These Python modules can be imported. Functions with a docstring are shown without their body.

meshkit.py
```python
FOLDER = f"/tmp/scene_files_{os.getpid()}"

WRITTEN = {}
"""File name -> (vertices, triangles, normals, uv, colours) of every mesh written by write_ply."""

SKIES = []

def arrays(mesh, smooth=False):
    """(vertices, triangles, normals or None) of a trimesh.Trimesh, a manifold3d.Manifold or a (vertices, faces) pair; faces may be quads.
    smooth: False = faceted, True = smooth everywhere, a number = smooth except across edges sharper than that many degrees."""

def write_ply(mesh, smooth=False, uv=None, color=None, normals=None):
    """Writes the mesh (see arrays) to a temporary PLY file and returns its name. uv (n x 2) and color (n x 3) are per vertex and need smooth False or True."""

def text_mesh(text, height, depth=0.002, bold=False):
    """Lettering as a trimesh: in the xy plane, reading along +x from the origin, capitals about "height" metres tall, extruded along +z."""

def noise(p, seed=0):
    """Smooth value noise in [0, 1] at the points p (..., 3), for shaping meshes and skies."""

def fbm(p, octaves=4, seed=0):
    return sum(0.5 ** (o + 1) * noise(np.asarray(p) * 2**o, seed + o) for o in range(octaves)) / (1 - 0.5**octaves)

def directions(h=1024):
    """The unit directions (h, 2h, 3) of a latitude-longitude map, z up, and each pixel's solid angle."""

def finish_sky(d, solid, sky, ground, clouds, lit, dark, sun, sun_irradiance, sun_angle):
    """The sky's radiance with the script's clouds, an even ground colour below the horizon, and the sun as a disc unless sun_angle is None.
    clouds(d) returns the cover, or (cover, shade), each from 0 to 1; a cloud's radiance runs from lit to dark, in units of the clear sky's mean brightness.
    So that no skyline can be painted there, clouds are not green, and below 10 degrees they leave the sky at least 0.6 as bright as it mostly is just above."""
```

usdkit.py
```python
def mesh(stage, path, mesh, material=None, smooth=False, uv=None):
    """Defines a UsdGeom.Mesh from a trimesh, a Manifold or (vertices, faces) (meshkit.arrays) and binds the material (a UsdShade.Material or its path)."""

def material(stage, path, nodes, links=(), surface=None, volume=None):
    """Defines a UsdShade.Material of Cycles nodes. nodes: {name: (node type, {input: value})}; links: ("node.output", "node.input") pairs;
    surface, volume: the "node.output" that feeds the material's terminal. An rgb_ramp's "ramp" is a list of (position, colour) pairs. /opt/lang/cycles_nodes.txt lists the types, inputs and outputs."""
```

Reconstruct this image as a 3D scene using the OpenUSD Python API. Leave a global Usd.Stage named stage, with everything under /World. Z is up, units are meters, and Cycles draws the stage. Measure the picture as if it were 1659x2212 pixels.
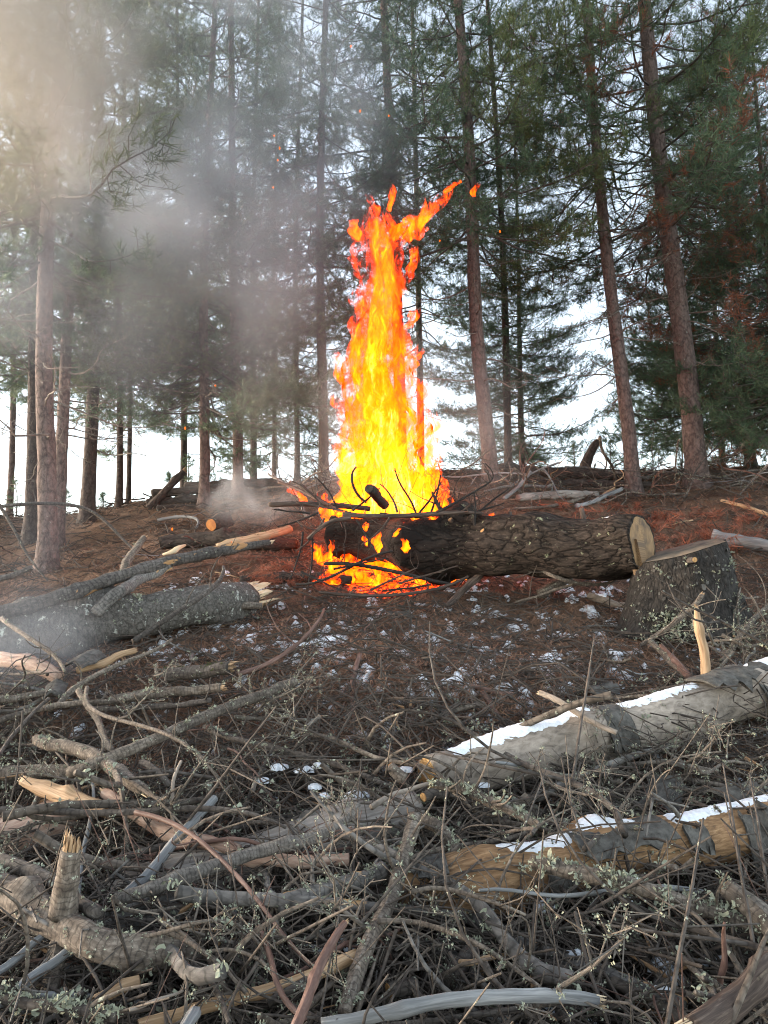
import math, random
import numpy as np
from scipy.interpolate import RBFInterpolator, CubicSpline, RegularGridInterpolator
import usdkit, meshkit
from pxr import Usd, UsdGeom, UsdLux, UsdShade, Gf, Sdf, Vt

stage = Usd.Stage.CreateInMemory()
W = UsdGeom.Xform.Define(stage, '/World')
stage.SetDefaultPrim(W.GetPrim())
UsdGeom.Scope.Define(stage, '/World/Looks')
T = Sdf.ValueTypeNames

# ------------------------------------------------------------------ camera, sky, sun, exposure
EYE = np.array([0.0, 0.0, 1.6]); PITCH = math.radians(8.0); FPX = 1663.0   # focal length in units of a 1659-wide picture
EXPOSURE = 2.55
SUN_EL, SUN_AZ = math.radians(7.0), math.radians(-78.0)                     # low, beyond the crest
cam = UsdGeom.Camera.Define(stage, '/World/camera')
cam.CreateHorizontalApertureAttr(36.0); cam.CreateVerticalApertureAttr(48.0)
cam.CreateFocalLengthAttr(36.0 * FPX / 1659.0)
cam.CreateFStopAttr(0.0); cam.CreateFocusDistanceAttr(7.0)
cam.CreateClippingRangeAttr(Gf.Vec2f(0.05, 5000.0))
cam.CreateExposureAttr(EXPOSURE)
cam.AddTranslateOp().Set(Gf.Vec3d(*EYE)); cam.AddRotateXOp().Set(90.0 + math.degrees(PITCH))
dome = UsdLux.DomeLight.Define(stage, '/World/sky'); dome.CreateIntensityAttr(1.0)
sky_m = usdkit.material(stage, '/World/Looks/sky_air', {
    's': ('sky_texture', {'sky_type': 'single_scattering', 'sun_disc': False, 'sun_elevation': SUN_EL, 'sun_rotation': SUN_AZ, 'air_density': 1.0, 'aerosol_density': 1.0, 'ozone_density': 1.5}),
    'd': ('hsv', {'saturation': .5}),
    'b': ('background_shader', {'strength': 0.15})}, [('s.color', 'd.color'), ('d.color', 'b.color')], surface='b.background')
UsdShade.MaterialBindingAPI.Apply(dome.GetPrim()).Bind(sky_m)
dome.GetPrim().SetCustomDataByKey('kind', 'structure')
sun = UsdLux.DistantLight.Define(stage, '/World/sun')
sun.CreateNormalizeAttr(True); sun.CreateIntensityAttr(0.12); sun.CreateAngleAttr(12.0); sun.CreateColorAttr(Gf.Vec3f(1.0, 0.86, 0.7))
_d = np.array([math.sin(SUN_AZ) * math.cos(SUN_EL), math.cos(SUN_AZ) * math.cos(SUN_EL), math.sin(SUN_EL)])
sun.AddRotateZOp().Set(-math.degrees(SUN_AZ)); sun.AddRotateXOp().Set(-(90.0 - math.degrees(SUN_EL)))

# ------------------------------------------------------------------ helpers
def ray(x, y):
    cx, cy = (x - 829.5) / FPX, (1106.0 - y) / FPX
    return np.array([cx, math.cos(PITCH) - cy * math.sin(PITCH), math.sin(PITCH) + cy * math.cos(PITCH)])

def at(x, y, Y):                       # the point that stands at world distance Y along the ray
    d = ray(x, y)
    return EYE + d * (Y / d[1])

names = {}
def numbered(parent, name):
    k = (parent, name); n = names.get(k, 0); names[k] = n + 1
    return name if n == 0 else f'{name}_{n:03d}'

def setd(prim, **kw):
    for k, v in kw.items():
        if v: prim.SetCustomDataByKey(k, v)
    return prim

class Thing:
    def __init__(s, name, label=None, cat=None, group=None, kind=None, origin=(0, 0, 0)):
        s.o = np.array(origin, float)
        s.path = '/World/' + numbered('/World', name)
        s.x = UsdGeom.Xform.Define(stage, s.path); s.x.AddTranslateOp().Set(Gf.Vec3d(*s.o))
        setd(s.x.GetPrim(), label=label, category=cat, group=group, kind=kind)
    def part(s, name, mesh, mat, parent=None, smooth=True, label=None, kind=None, prim=None):
        base = s.path if parent is None else parent
        path = base + '/' + numbered(base, name)
        v = np.asarray(mesh[0], float) - s.o
        m = put(path, (v, mesh[1]), mat, smooth, mesh[2] if len(mesh) > 2 else None, prim)
        setd(m.GetPrim(), label=label, kind=kind)
        return path

def put(path, mesh, mat, smooth=True, uv=None, prim=None):
    m = usdkit.mesh(stage, path, (mesh[0], mesh[1]), mat, smooth=smooth, uv=uv)
    for k, a in (prim or {}).items():
        a = np.asarray(a, np.float32)
        UsdGeom.PrimvarsAPI(m).CreatePrimvar(k, T.Color3fArray, 'vertex').Set(Vt.Vec3fArray.FromNumpy(a))
    return m

def single(name, mesh, mat, label=None, cat=None, group=None, kind=None, smooth=True, prim=None):
    path = '/World/' + numbered('/World', name)
    m = put(path, (mesh[0], mesh[1]), mat, smooth, mesh[2] if len(mesh) > 2 else None, prim)
    setd(m.GetPrim(), label=label, category=cat, group=group, kind=kind)
    return m

def join(ms):
    vs, fs, us, n = [], [], [], 0
    for m in ms:
        vs.append(np.asarray(m[0], float)); fs.append(np.asarray(m[1], int) + n); n += len(m[0])
        us.append(m[2] if len(m) > 2 and m[2] is not None else np.zeros((len(m[0]), 2)))
    return np.vstack(vs), np.vstack(fs), np.vstack(us)

def spline(pts, rad, step, wob=0.0, seed=0):
    pts = np.asarray(pts, float); rad = np.broadcast_to(np.asarray(rad, float), (len(pts),))
    s = np.concatenate([[0], np.cumsum(np.linalg.norm(np.diff(pts, axis=0), axis=1))])
    n = max(2, int(math.ceil(s[-1] / step)) + 1)
    t = np.linspace(0, s[-1], n)
    if len(pts) > 2:
        p = CubicSpline(s, pts)(t)
    else:
        p = np.stack([np.interp(t, s, pts[:, k]) for k in range(3)], 1)
    r = np.interp(t, s, rad)
    if wob > 0:
        rng = np.random.default_rng(seed)
        f = t[:, None] * np.array([1.1, 2.7, 5.3]) / max(s[-1], .2) * 2.2
        for k in range(3):
            ph = rng.uniform(0, 6.28, 3)
            p[:, k] += wob * (np.sin(f + ph) * np.array([1, .5, .25])).sum(1)
    return p, r, t

def frames(p):
    t = np.gradient(p, axis=0); t /= np.linalg.norm(t, axis=1, keepdims=True) + 1e-12
    up = np.array([0, 0, 1.0]) if abs(t[0, 2]) < .8 else np.array([1.0, 0, 0])
    a = np.empty_like(p); prev = up
    for i in range(len(p)):
        v = prev - t[i] * prev.dot(t[i]); v /= np.linalg.norm(v) + 1e-12
        a[i] = v; prev = v
    return t, a, np.cross(t, a)

def limb(pts, rad, sides=10, step=.04, wob=0.0, rough=.05, seed=0, ridge=0.0, close=True, knots=0):
    """A branch or trunk: tube with a knotted surface; uv in metres (around, along). a = frame's first vector (up)."""
    p, r, t = spline(pts, rad, step, wob, seed)
    tt, a, b = frames(p)
    ang = np.linspace(0, 2 * np.pi, sides + 1)
    ca, sa = np.cos(ang), np.sin(ang)
    d = ca[None, :, None] * a[:, None] + sa[None, :, None] * b[:, None]
    rr = np.repeat(r[:, None], sides + 1, 1)
    if rough > 0:
        q = np.stack([np.broadcast_to(ca * 1.6, rr.shape), np.broadcast_to(sa * 1.6, rr.shape), np.repeat(t[:, None] / max(r.mean(), .004) * .55, sides + 1, 1)], -1) + seed * 7.3
        rr = rr * (1 + rough * 2 * (meshkit.fbm(q, 3, seed) - .5) * 2)
    if knots:
        rng = np.random.default_rng(seed + 9)
        for _ in range(knots):
            s0, p0, w0 = rng.uniform(0, t[-1]), rng.uniform(0, 6.28), max(r.mean(), .004)
            rr = rr * (1 + rng.uniform(.15, .5) * np.exp(-((t[:, None] - s0) / (w0 * rng.uniform(.7, 1.5))) ** 2) * np.exp(2.2 * (np.cos(ang[None] - p0) - 1)))
    if ridge > 0:
        rr = rr * (1 + ridge * np.sin(t[:, None] / max(r.mean(), .004) * 5 + 2 * np.sin(t[:, None] * 23)) )
    v = p[:, None] + rr[..., None] * d
    n, m = len(p), sides + 1
    i, j = np.meshgrid(np.arange(n - 1), np.arange(sides), indexing='ij')
    q = np.stack([i * m + j, i * m + j + 1, (i + 1) * m + j + 1, (i + 1) * m + j], -1).reshape(-1, 4)
    f = np.vstack([q[:, [0, 1, 2]], q[:, [0, 2, 3]]])
    uv = np.stack([np.repeat(ang[None] / 6.2832 * 6.2832 * max(r.mean(), .002), n, 0), np.repeat(t[:, None], m, 1)], -1).reshape(-1, 2)
    v = v.reshape(-1, 3)
    if close:
        k = len(v)
        v = np.vstack([v, p[0], p[-1]]); uv = np.vstack([uv, [0, 0], [0, t[-1]]])
        jj = np.arange(sides)
        f = np.vstack([f, np.stack([np.full(sides, k), jj + 1, jj], 1), np.stack([np.full(sides, k + 1), (n - 1) * m + jj, (n - 1) * m + jj + 1], 1)])
    info = dict(p=p, r=r, t=tt, a=a, b=b, rr=rr, s=t)
    return (v, f, uv), info

def cut_disc(info, end=-1, proud=.003, scale=1.0, tilt=None):
    """A sawn face on an end of a limb, its rim following the bark."""
    i = end; s = 1 if end == -1 else -1
    c, t, a, b = info['p'][i], info['t'][i] * s, info['a'][i], info['b'][i]
    rr = info['rr'][i] * .93 * scale; n = len(rr) - 1
    ang = np.linspace(0, 2 * np.pi, n + 1)[:-1]
    d = np.cos(ang)[:, None] * a + np.sin(ang)[:, None] * b
    vs, uv = [c + t * proud], [[0, 0]]
    sh = (lambda x: 0) if tilt is None else tilt
    for k, (q, dz) in enumerate(((.5, proud), (.96, proud), (1.0, proud - .004))):
        ring = c + d * (rr[:-1] * q)[:, None] + t * dz
        vs += list(ring); uv += list(np.stack([np.cos(ang) * rr[:-1] * q, np.sin(ang) * rr[:-1] * q], 1))
    f = []
    for j in range(n):
        k = (j + 1) % n
        f.append([0, 1 + j, 1 + k])
        for q in range(2):
            A = 1 + q * n
            f += [[A + j, A + n + j, A + n + k], [A + j, A + n + k, A + k]]
    f = np.array(f)
    if s < 0: f = f[:, ::-1]
    return np.array(vs), f, np.array(uv)

def splinters(info, end=-1, length=.08, seed=0, n=9):
    """Torn wood fibres standing out of a broken end: a slanting, ragged sheaf."""
    rng = np.random.default_rng(seed); i = end; s = 1 if end == -1 else -1; n = int(n * 2.2)
    c, t, a, b = info['p'][i], info['t'][i] * s, info['a'][i], info['b'][i]; r = info['r'][i]; sl = rng.uniform(0, 6.28)
    out = []
    for k in range(n):
        an, q = rng.uniform(0, 6.28), r * math.sqrt(rng.uniform(.0, .8))
        o = c + (math.cos(an) * a + math.sin(an) * b) * q - t * r * .4
        L = length * (.25 + .75 * (.5 + .5 * math.cos(an - sl) * q / r)) * rng.uniform(.35, 1.0); w = r * rng.uniform(.1, .26)
        side = math.cos(an + 1.57) * a + math.sin(an + 1.57) * b; up = np.cross(side, t)
        tip = o + t * (L + r * .4) + side * rng.normal() * .05 * L; u = rng.uniform(.25, .8)
        v = np.array([o + side * w, o + up * w * .6, o - side * w, o - up * w * .6] + [o + (tip - o) * .72 + side * w * .8, o + (tip - o) * .7 + up * w * .45, o + (tip - o) * .75 - side * w * .8, o + (tip - o) * .7 - up * w * .45, tip + side * w * (u - .5) * 1.2])
        f = []
        for j in range(4):
            m = (j + 1) % 4
            f += [[j, m, 4 + m], [j, 4 + m, 4 + j], [4 + j, 4 + m, 8]]
        out.append((v, np.array(f), np.stack([(v - c) @ a + (v - c) @ b, (v - c) @ t], 1)))
    return join(out)

# ------------------------------------------------------------------ materials
LK = '/World/Looks/'
def ramp(*st): return list(st)
def mat_wood(name, dark, mid, light, su=60., sv=9., peel=None, peel_at=.62, lich=0.0, lich_col=(.30, .34, .28), rough=.85, bump=.6, rings=0.0, spec=.25, bd=.004, pw=(9., 3.)):
    """Bark or bare wood on uv metres; peel = colour of bare patches; lich = share of lichen flecks."""
    n = {'uv': ('uvmap', {'attribute': 'st'}),
         'geo': ('geometry', {}),
         'm': ('mapping', {'scale': (su, sv, 1.0)}),
         'n1': ('noise_texture', {'scale': 1.0, 'detail': 6.0, 'roughness': .65, 'distortion': .6}),
         'r1': ('rgb_ramp', {'ramp': [(0.25, dark), (.5, mid), (.75, light)]}),
         'n2': ('noise_texture', {'scale': 3.0, 'detail': 3.0}),
         'br': ('map_range', {'from_min': .3, 'from_max': .7, 'to_min': .65, 'to_max': 1.3, 'clamp': True}),
         'mul': ('mix', {'mix_type': 'multiply', 'fac': 1.0}),
         'bump': ('bump', {'strength': bump, 'distance': bd}),
         'p': ('principled_bsdf', {'roughness': rough, 'specular_ior_level': spec})}
    l = [('uv.UV', 'm.vector'), ('m.vector', 'n1.vector'), ('n1.fac', 'r1.fac'), ('geo.position', 'n2.vector'), ('n2.fac', 'br.value'),
         ('r1.color', 'mul.color1'), ('br.result', 'mul.color2'), ('n1.fac', 'bump.height'), ('bump.normal', 'p.normal')]
    col = 'mul.color'
    if rings > 0:      # bands round the branch, as on young pine bark
        n['w'] = ('wave_texture', {'wave_type': 'bands', 'bands_direction': 'y', 'scale': rings, 'distortion': 6.0, 'detail': 3.0, 'detail_scale': 2.0})
        n['wr'] = ('rgb_ramp', {'ramp': [(0.0, (.45, .45, .45)), (.25, (1, 1, 1)), (1, (1.08, 1.08, 1.08))]})
        n['wm'] = ('mix', {'mix_type': 'multiply', 'fac': .8})
        l += [('uv.UV', 'w.vector'), ('w.fac', 'wr.fac'), (col, 'wm.color1'), ('wr.color', 'wm.color2')]; col = 'wm.color'
    if peel is not None:
        n['pm'] = ('mapping', {'scale': (pw[0], pw[1], 1.0)}); n['pn'] = ('noise_texture', {'scale': 1.0, 'detail': 4.0, 'roughness': .6, 'distortion': .8})
        n['pr'] = ('rgb_ramp', {'ramp': [(peel_at - .012, (0, 0, 0)), (peel_at + .012, (1, 1, 1))]})
        n['pg'] = ('mapping', {'scale': (180., 7., 1.)}); n['pgn'] = ('noise_texture', {'scale': 1.0, 'detail': 4.0})
        n['pc'] = ('rgb_ramp', {'ramp': [(.3, tuple(c * .45 for c in peel)), (.6, peel), (.8, tuple(min(1, c * 1.25) for c in peel))]})
        n['px'] = ('mix', {'mix_type': 'mix'})
        l += [('uv.UV', 'pm.vector'), ('pm.vector', 'pn.vector'), ('pn.fac', 'pr.fac'), ('pr.color', 'px.fac'), ('uv.UV', 'pg.vector'), ('pg.vector', 'pgn.vector'), ('pgn.fac', 'pc.fac'), (col, 'px.color1'), ('pc.color', 'px.color2')]
        col = 'px.color'
    if lich > 0:
        n['ln'] = ('noise_texture', {'scale': 26.0, 'detail': 7.0, 'roughness': .72})
        n['lr'] = ('rgb_ramp', {'ramp': [(.68 - lich * .2, (0, 0, 0)), (.71 - lich * .2, (1, 1, 1))]})
        n['lx'] = ('mix', {'mix_type': 'mix', 'color2': lich_col})
        l += [('geo.position', 'ln.vector'), ('ln.fac', 'lr.fac'), ('lr.color', 'lx.fac'), (col, 'lx.color1')]; col = 'lx.color'
    l.append((col, 'p.base_color'))
    return usdkit.material(stage, LK + name, n, l, surface='p.BSDF')

def mat_bark(name, dark, light, su, sv, lich=0.0, bd=.02, lich_col=(.26, .29, .24)):
    """Plated bark of a standing or felled trunk."""
    n = {'uv': ('uvmap', {'attribute': 'st'}), 'geo': ('geometry', {}), 'm': ('mapping', {'scale': (su, sv, 1.)}),
         'w': ('noise_texture', {'scale': 1.1, 'detail': 4.0}), 'wa': ('mix', {'mix_type': 'linear_light', 'fac': .8}),
         'v': ('voronoi_texture', {'feature': 'distance_to_edge', 'scale': 1.0}), 'vc': ('voronoi_texture', {'feature': 'f1', 'scale': 1.0}),
         'cr': ('rgb_ramp', {'ramp': [(0., (.45, .45, .45)), (.06, (.8, .8, .8)), (.2, (1, 1, 1))]}),
         'fn': ('noise_texture', {'scale': 3.0, 'detail': 7.0, 'roughness': .7}), 'fr': ('rgb_ramp', {'ramp': [(.3, dark), (.7, light)]}),
         'mu': ('mix', {'mix_type': 'multiply', 'fac': .75}),
         'h': ('mix', {'mix_type': 'multiply', 'fac': .6}),
         'bump': ('bump', {'strength': .9, 'distance': bd}), 'p': ('principled_bsdf', {'roughness': .9, 'specular_ior_level': .15})}
    l = [('uv.UV', 'm.vector'), ('m.vector', 'w.vector'), ('m.vector', 'wa.color1'), ('w.color', 'wa.color2'), ('wa.color', 'v.vector'), ('wa.color', 'vc.vector'),
         ('v.distance', 'cr.fac'), ('m.vector', 'fn.vector'), ('fn.fac', 'fr.fac'), ('fr.color', 'mu.color1'), ('cr.color', 'mu.color2'),
         ('cr.color', 'h.color1'), ('fn.color', 'h.color2'), ('h.color', 'bump.height'), ('bump.normal', 'p.normal')]
    col = 'mu.color'
    if lich > 0:
        n['ln'] = ('noise_texture', {'scale': 17.0, 'detail': 7.0, 'roughness': .72})
        n['lr'] = ('rgb_ramp', {'ramp': [(.68 - lich * .2, (0, 0, 0)), (.71 - lich * .2, (1, 1, 1))]})
        n['lx'] = ('mix', {'mix_type': 'mix', 'color2': lich_col})
        l += [('geo.position', 'ln.vector'), ('ln.fac', 'lr.fac'), ('lr.color', 'lx.fac'), (col, 'lx.color1')]; col = 'lx.color'
    l.append((col, 'p.base_color'))
    return usdkit.material(stage, LK + name, n, l, surface='p.BSDF')

def mat_plain(name, c1, c2, scale, rough=.9, trans=0.0, bump=0.0, spec=.2, bd=.01, vary=False):
    n = {'geo': ('geometry', {}), 'n': ('noise_texture', {'scale': scale, 'detail': 5.0, 'roughness': .65}), 'r': ('rgb_ramp', {'ramp': [(.3, c1), (.7, c2)]}),
         'p': ('principled_bsdf', {'roughness': rough, 'specular_ior_level': spec})}
    l = [('geo.position', 'n.vector'), ('r.color', 'p.base_color')]
    if vary:
        n['mx'] = ('mix_float', {'fac': .55}); l += [('n.fac', 'mx.a'), ('geo.random_per_island', 'mx.b'), ('mx.result', 'r.fac')]
    else: l += [('n.fac', 'r.fac')]
    if bump:
        n['b'] = ('bump', {'strength': bump, 'distance': bd}); l += [('n.fac', 'b.height'), ('b.normal', 'p.normal')]
    out = 'p.BSDF'
    if trans:
        n['t'] = ('translucent_bsdf', {}); n['x'] = ('mix_closure', {'fac': trans}); l += [('r.color', 't.color'), ('p.BSDF', 'x.closure1'), ('t.BSDF', 'x.closure2')]; out = 'x.closure'
    return usdkit.material(stage, LK + name, n, l, surface=out)

def mat_cut(name, c1, c2, edge):
    """A sawn face: growth rings round the middle, saw marks across."""
    n = {'uv': ('uvmap', {'attribute': 'st'}), 'w': ('wave_texture', {'wave_type': 'rings', 'rings_direction': 'spherical', 'scale': 26., 'distortion': 2.5, 'detail': 2.0, 'detail_scale': 1.5}),
         'r': ('rgb_ramp', {'ramp': [(0, c1), (1, c2)]}), 'm': ('mapping', {'scale': (14., 90., 1.)}), 'n': ('noise_texture', {'scale': 1., 'detail': 4.}),
         'nr': ('rgb_ramp', {'ramp': [(.3, (.6, .6, .6)), (.65, (1.1, 1.1, 1.1))]}), 'n2': ('noise_texture', {'scale': 9., 'detail': 4.}), 'n2r': ('rgb_ramp', {'ramp': [(.42, (0, 0, 0)), (.72, (1, 1, 1))]}),
         'mx': ('mix', {'mix_type': 'multiply', 'fac': 1.}), 'ex': ('mix', {'mix_type': 'mix', 'color2': edge}), 'p': ('principled_bsdf', {'roughness': .8, 'specular_ior_level': .2})}
    l = [('uv.UV', 'w.vector'), ('w.fac', 'r.fac'), ('uv.UV', 'm.vector'), ('m.vector', 'n.vector'), ('n.fac', 'nr.fac'), ('r.color', 'mx.color1'), ('nr.color', 'mx.color2'),
         ('uv.UV', 'n2.vector'), ('n2.fac', 'n2r.fac'), ('n2r.color', 'ex.fac'), ('mx.color', 'ex.color1'), ('ex.color', 'p.base_color')]
    return usdkit.material(stage, LK + name, n, l, surface='p.BSDF')

M = {}
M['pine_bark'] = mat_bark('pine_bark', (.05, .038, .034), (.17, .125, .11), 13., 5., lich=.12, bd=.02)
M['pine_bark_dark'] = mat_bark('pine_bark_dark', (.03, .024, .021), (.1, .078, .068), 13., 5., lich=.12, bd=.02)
M['limb_bark'] = mat_wood('limb_bark', (.05, .042, .034), (.12, .1, .083), (.22, .195, .165), lich=.4)
def mat_needles(name, c1, c2, twig=(.055, .044, .036), trans=.35):
    """Needles and the twigs they stand on: the mesh says which is which."""
    n = {'at': ('attribute', {'attribute': 'needle'}), 'sp': ('separate_color', {'color_type': 'rgb'}), 'geo': ('geometry', {}), 'n': ('noise_texture', {'scale': 1.1, 'detail': 2.0}),
         'mx': ('mix_float', {'fac': .45}), 'r': ('rgb_ramp', {'ramp': [(.25, c1), (.75, c2)]}), 'tw': ('mix', {'mix_type': 'mix', 'color1': twig}), 'tf': ('math', {'math_type': 'multiply', 'value2': trans}),
         'p': ('principled_bsdf', {'roughness': .55, 'specular_ior_level': .3}), 't': ('translucent_bsdf', {}), 'x': ('mix_closure', {})}
    l = [('at.color', 'sp.color'), ('geo.position', 'n.vector'), ('n.fac', 'mx.a'), ('sp.g', 'mx.b'), ('mx.result', 'r.fac'), ('r.color', 'tw.color2'), ('sp.r', 'tw.fac'), ('tw.color', 'p.base_color'), ('tw.color', 't.color'),
         ('sp.r', 'tf.value1'), ('tf.value', 'x.fac'), ('p.BSDF', 'x.closure1'), ('t.BSDF', 'x.closure2')]
    return usdkit.material(stage, LK + name, n, l, surface='x.closure')
M['needles'] = mat_needles('needles', (.038, .072, .042), (.1, .145, .082))
M['needles_olive'] = mat_needles('needles_olive', (.05, .078, .034), (.12, .145, .06))
M['needles_dead'] = mat_needles('needles_dead', (.1, .042, .025), (.24, .1, .055))
# ------------------------------------------------------------------ ground: one sheet, rising to the crest, falling away behind it
ctrl = [  # picture x, y, distance, height of what lies on the ground there
 (830,2212,2.30,.28),(0,2212,2.3,.28),(1659,2212,2.3,.28),(830,1880,2.95,.27),(0,1900,2.95,.3),(1659,1880,2.95,.33),(830,1640,3.75,.12),(1659,1560,3.75,.3),(0,1620,3.9,.28),
 (830,1480,4.7,.02),(300,1480,4.8,.12),(1500,1420,5.2,.05),(830,1390,5.6,0),(1480,1368,6.0,0),(100,1400,5.4,.14),(830,1285,7.05,0),(400,1230,7.6,0),(1640,1200,8.0,0),
 (95,1240,8.6,0),(1250,1120,9.6,0),(600,1120,9.8,0),(1365,1070,11,0),(1507,1050,11,0),(1058,1045,11.2,0),(697,1050,11.8,0),(442,1095,11.5,0),(200,1125,11.5,0),(60,1170,10.8,0),
 (1300,1024,14,0),(900,1022,14,0),(300,1092,14,0),(1640,1015,14,0),(20,1120,14,0),(600,1050,14,0)]
cp = [np.append(at(x, y, d)[:2], at(x, y, d)[2] - h) for x, y, d, h in ctrl]
cp = np.array(cp)
crest = cp[cp[:, 1] > 13.5]
extra = []
for q in crest:
    extra += [[q[0], 16.5, q[2] + .1], [q[0] * 1.4, 20., q[2] - .4], [q[0] * 2, 30., q[2] - 3.0]]
for X in (-9, 9):
    for Y, z in ((1, -.1), (3, .15), (6, 1.3), (9, 2.3), (12, 3.3)):
        extra.append([X, Y, z + (.6 if X > 0 else -.2)])
extra += [[0, 0, 0.05], [-3, 0, 0.05], [3, 0, .05], [0, -3, -.5]]
allp = np.vstack([cp, extra])
_rbf = RBFInterpolator(allp[:, :2], allp[:, 2], kernel='thin_plate_spline', smoothing=.02)
_gx, _gy = np.linspace(-24, 24, 97), np.linspace(-8, 34, 85)
_gz = _rbf(np.stack(np.meshgrid(_gx, _gy, indexing='ij'), -1).reshape(-1, 2)).reshape(97, 85)
_gi = RegularGridInterpolator((_gx, _gy), _gz, method='cubic', bounds_error=False, fill_value=None)
_gf = None
def ground_raw(X, Y):
    X, Y = np.asarray(X, float), np.asarray(Y, float)
    z = _gi(np.stack([np.clip(X, -24, 24), np.clip(Y, -8, 34)], -1))
    out = np.maximum(np.maximum(np.abs(X) - 24, 0), np.maximum(Y - 34, -8 - Y).clip(0))
    return z - out * .06
def ground(X, Y):
    X, Y = np.asarray(X, float), np.asarray(Y, float)
    z = ground_raw(X, Y)
    P = np.stack([X, Y, 0 * X], -1)
    near = np.clip((30 - np.abs(Y)) / 10, 0, 1)
    return z + near * (.16 * (meshkit.fbm(P * 1.1, 3, 5) - .5) + .05 * (meshkit.fbm(P * 6, 3, 9) - .5))
def hit(x, y, h=0.0):
    """Where the ray through a picture point meets the ground raised by h."""
    d = ray(x, y); d = d / d[1]
    Y = np.concatenate([np.arange(.8, 8, .04), np.arange(8, 40, .1)])
    P = EYE + d * Y[:, None]
    g = P[:, 2] - (ground(P[:, 0], P[:, 1]) + h)
    k = np.nonzero(g < 0)[0]
    if len(k) == 0 or k[0] == 0:
        k0 = int(np.argmin(g)) if len(k) == 0 else 0
        return P[k0]
    k = k[0]; w = g[k - 1] / (g[k - 1] - g[k])
    return P[k - 1] + (P[k] - P[k - 1]) * w
def axis_grid(lo, hi, fine_lo, fine_hi, step, grow=1.18):
    c = list(np.arange(fine_lo, fine_hi + 1e-9, step))
    s, x = step, fine_hi
    while x < hi: s *= grow; x += s; c.append(x)
    s, x = step, fine_lo
    while x > lo: s *= grow; x -= s; c.insert(0, x)
    return np.array(c)
gx, gy = axis_grid(-420, 420, -5.5, 5.5, .05), axis_grid(-300, 480, 1.2, 15.5, .055)
GX, GY = np.meshgrid(gx, gy, indexing='ij')
GZ = ground(GX, GY)
nx, ny = GX.shape
ii, jj = np.meshgrid(np.arange(nx - 1), np.arange(ny - 1), indexing='ij')
q = np.stack([ii * ny + jj, (ii + 1) * ny + jj, (ii + 1) * ny + jj + 1, ii * ny + jj + 1], -1).reshape(-1, 4)
gm = (np.stack([GX, GY, GZ], -1).reshape(-1, 3), np.vstack([q[:, [0, 1, 2]], q[:, [0, 2, 3]]]))
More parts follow.
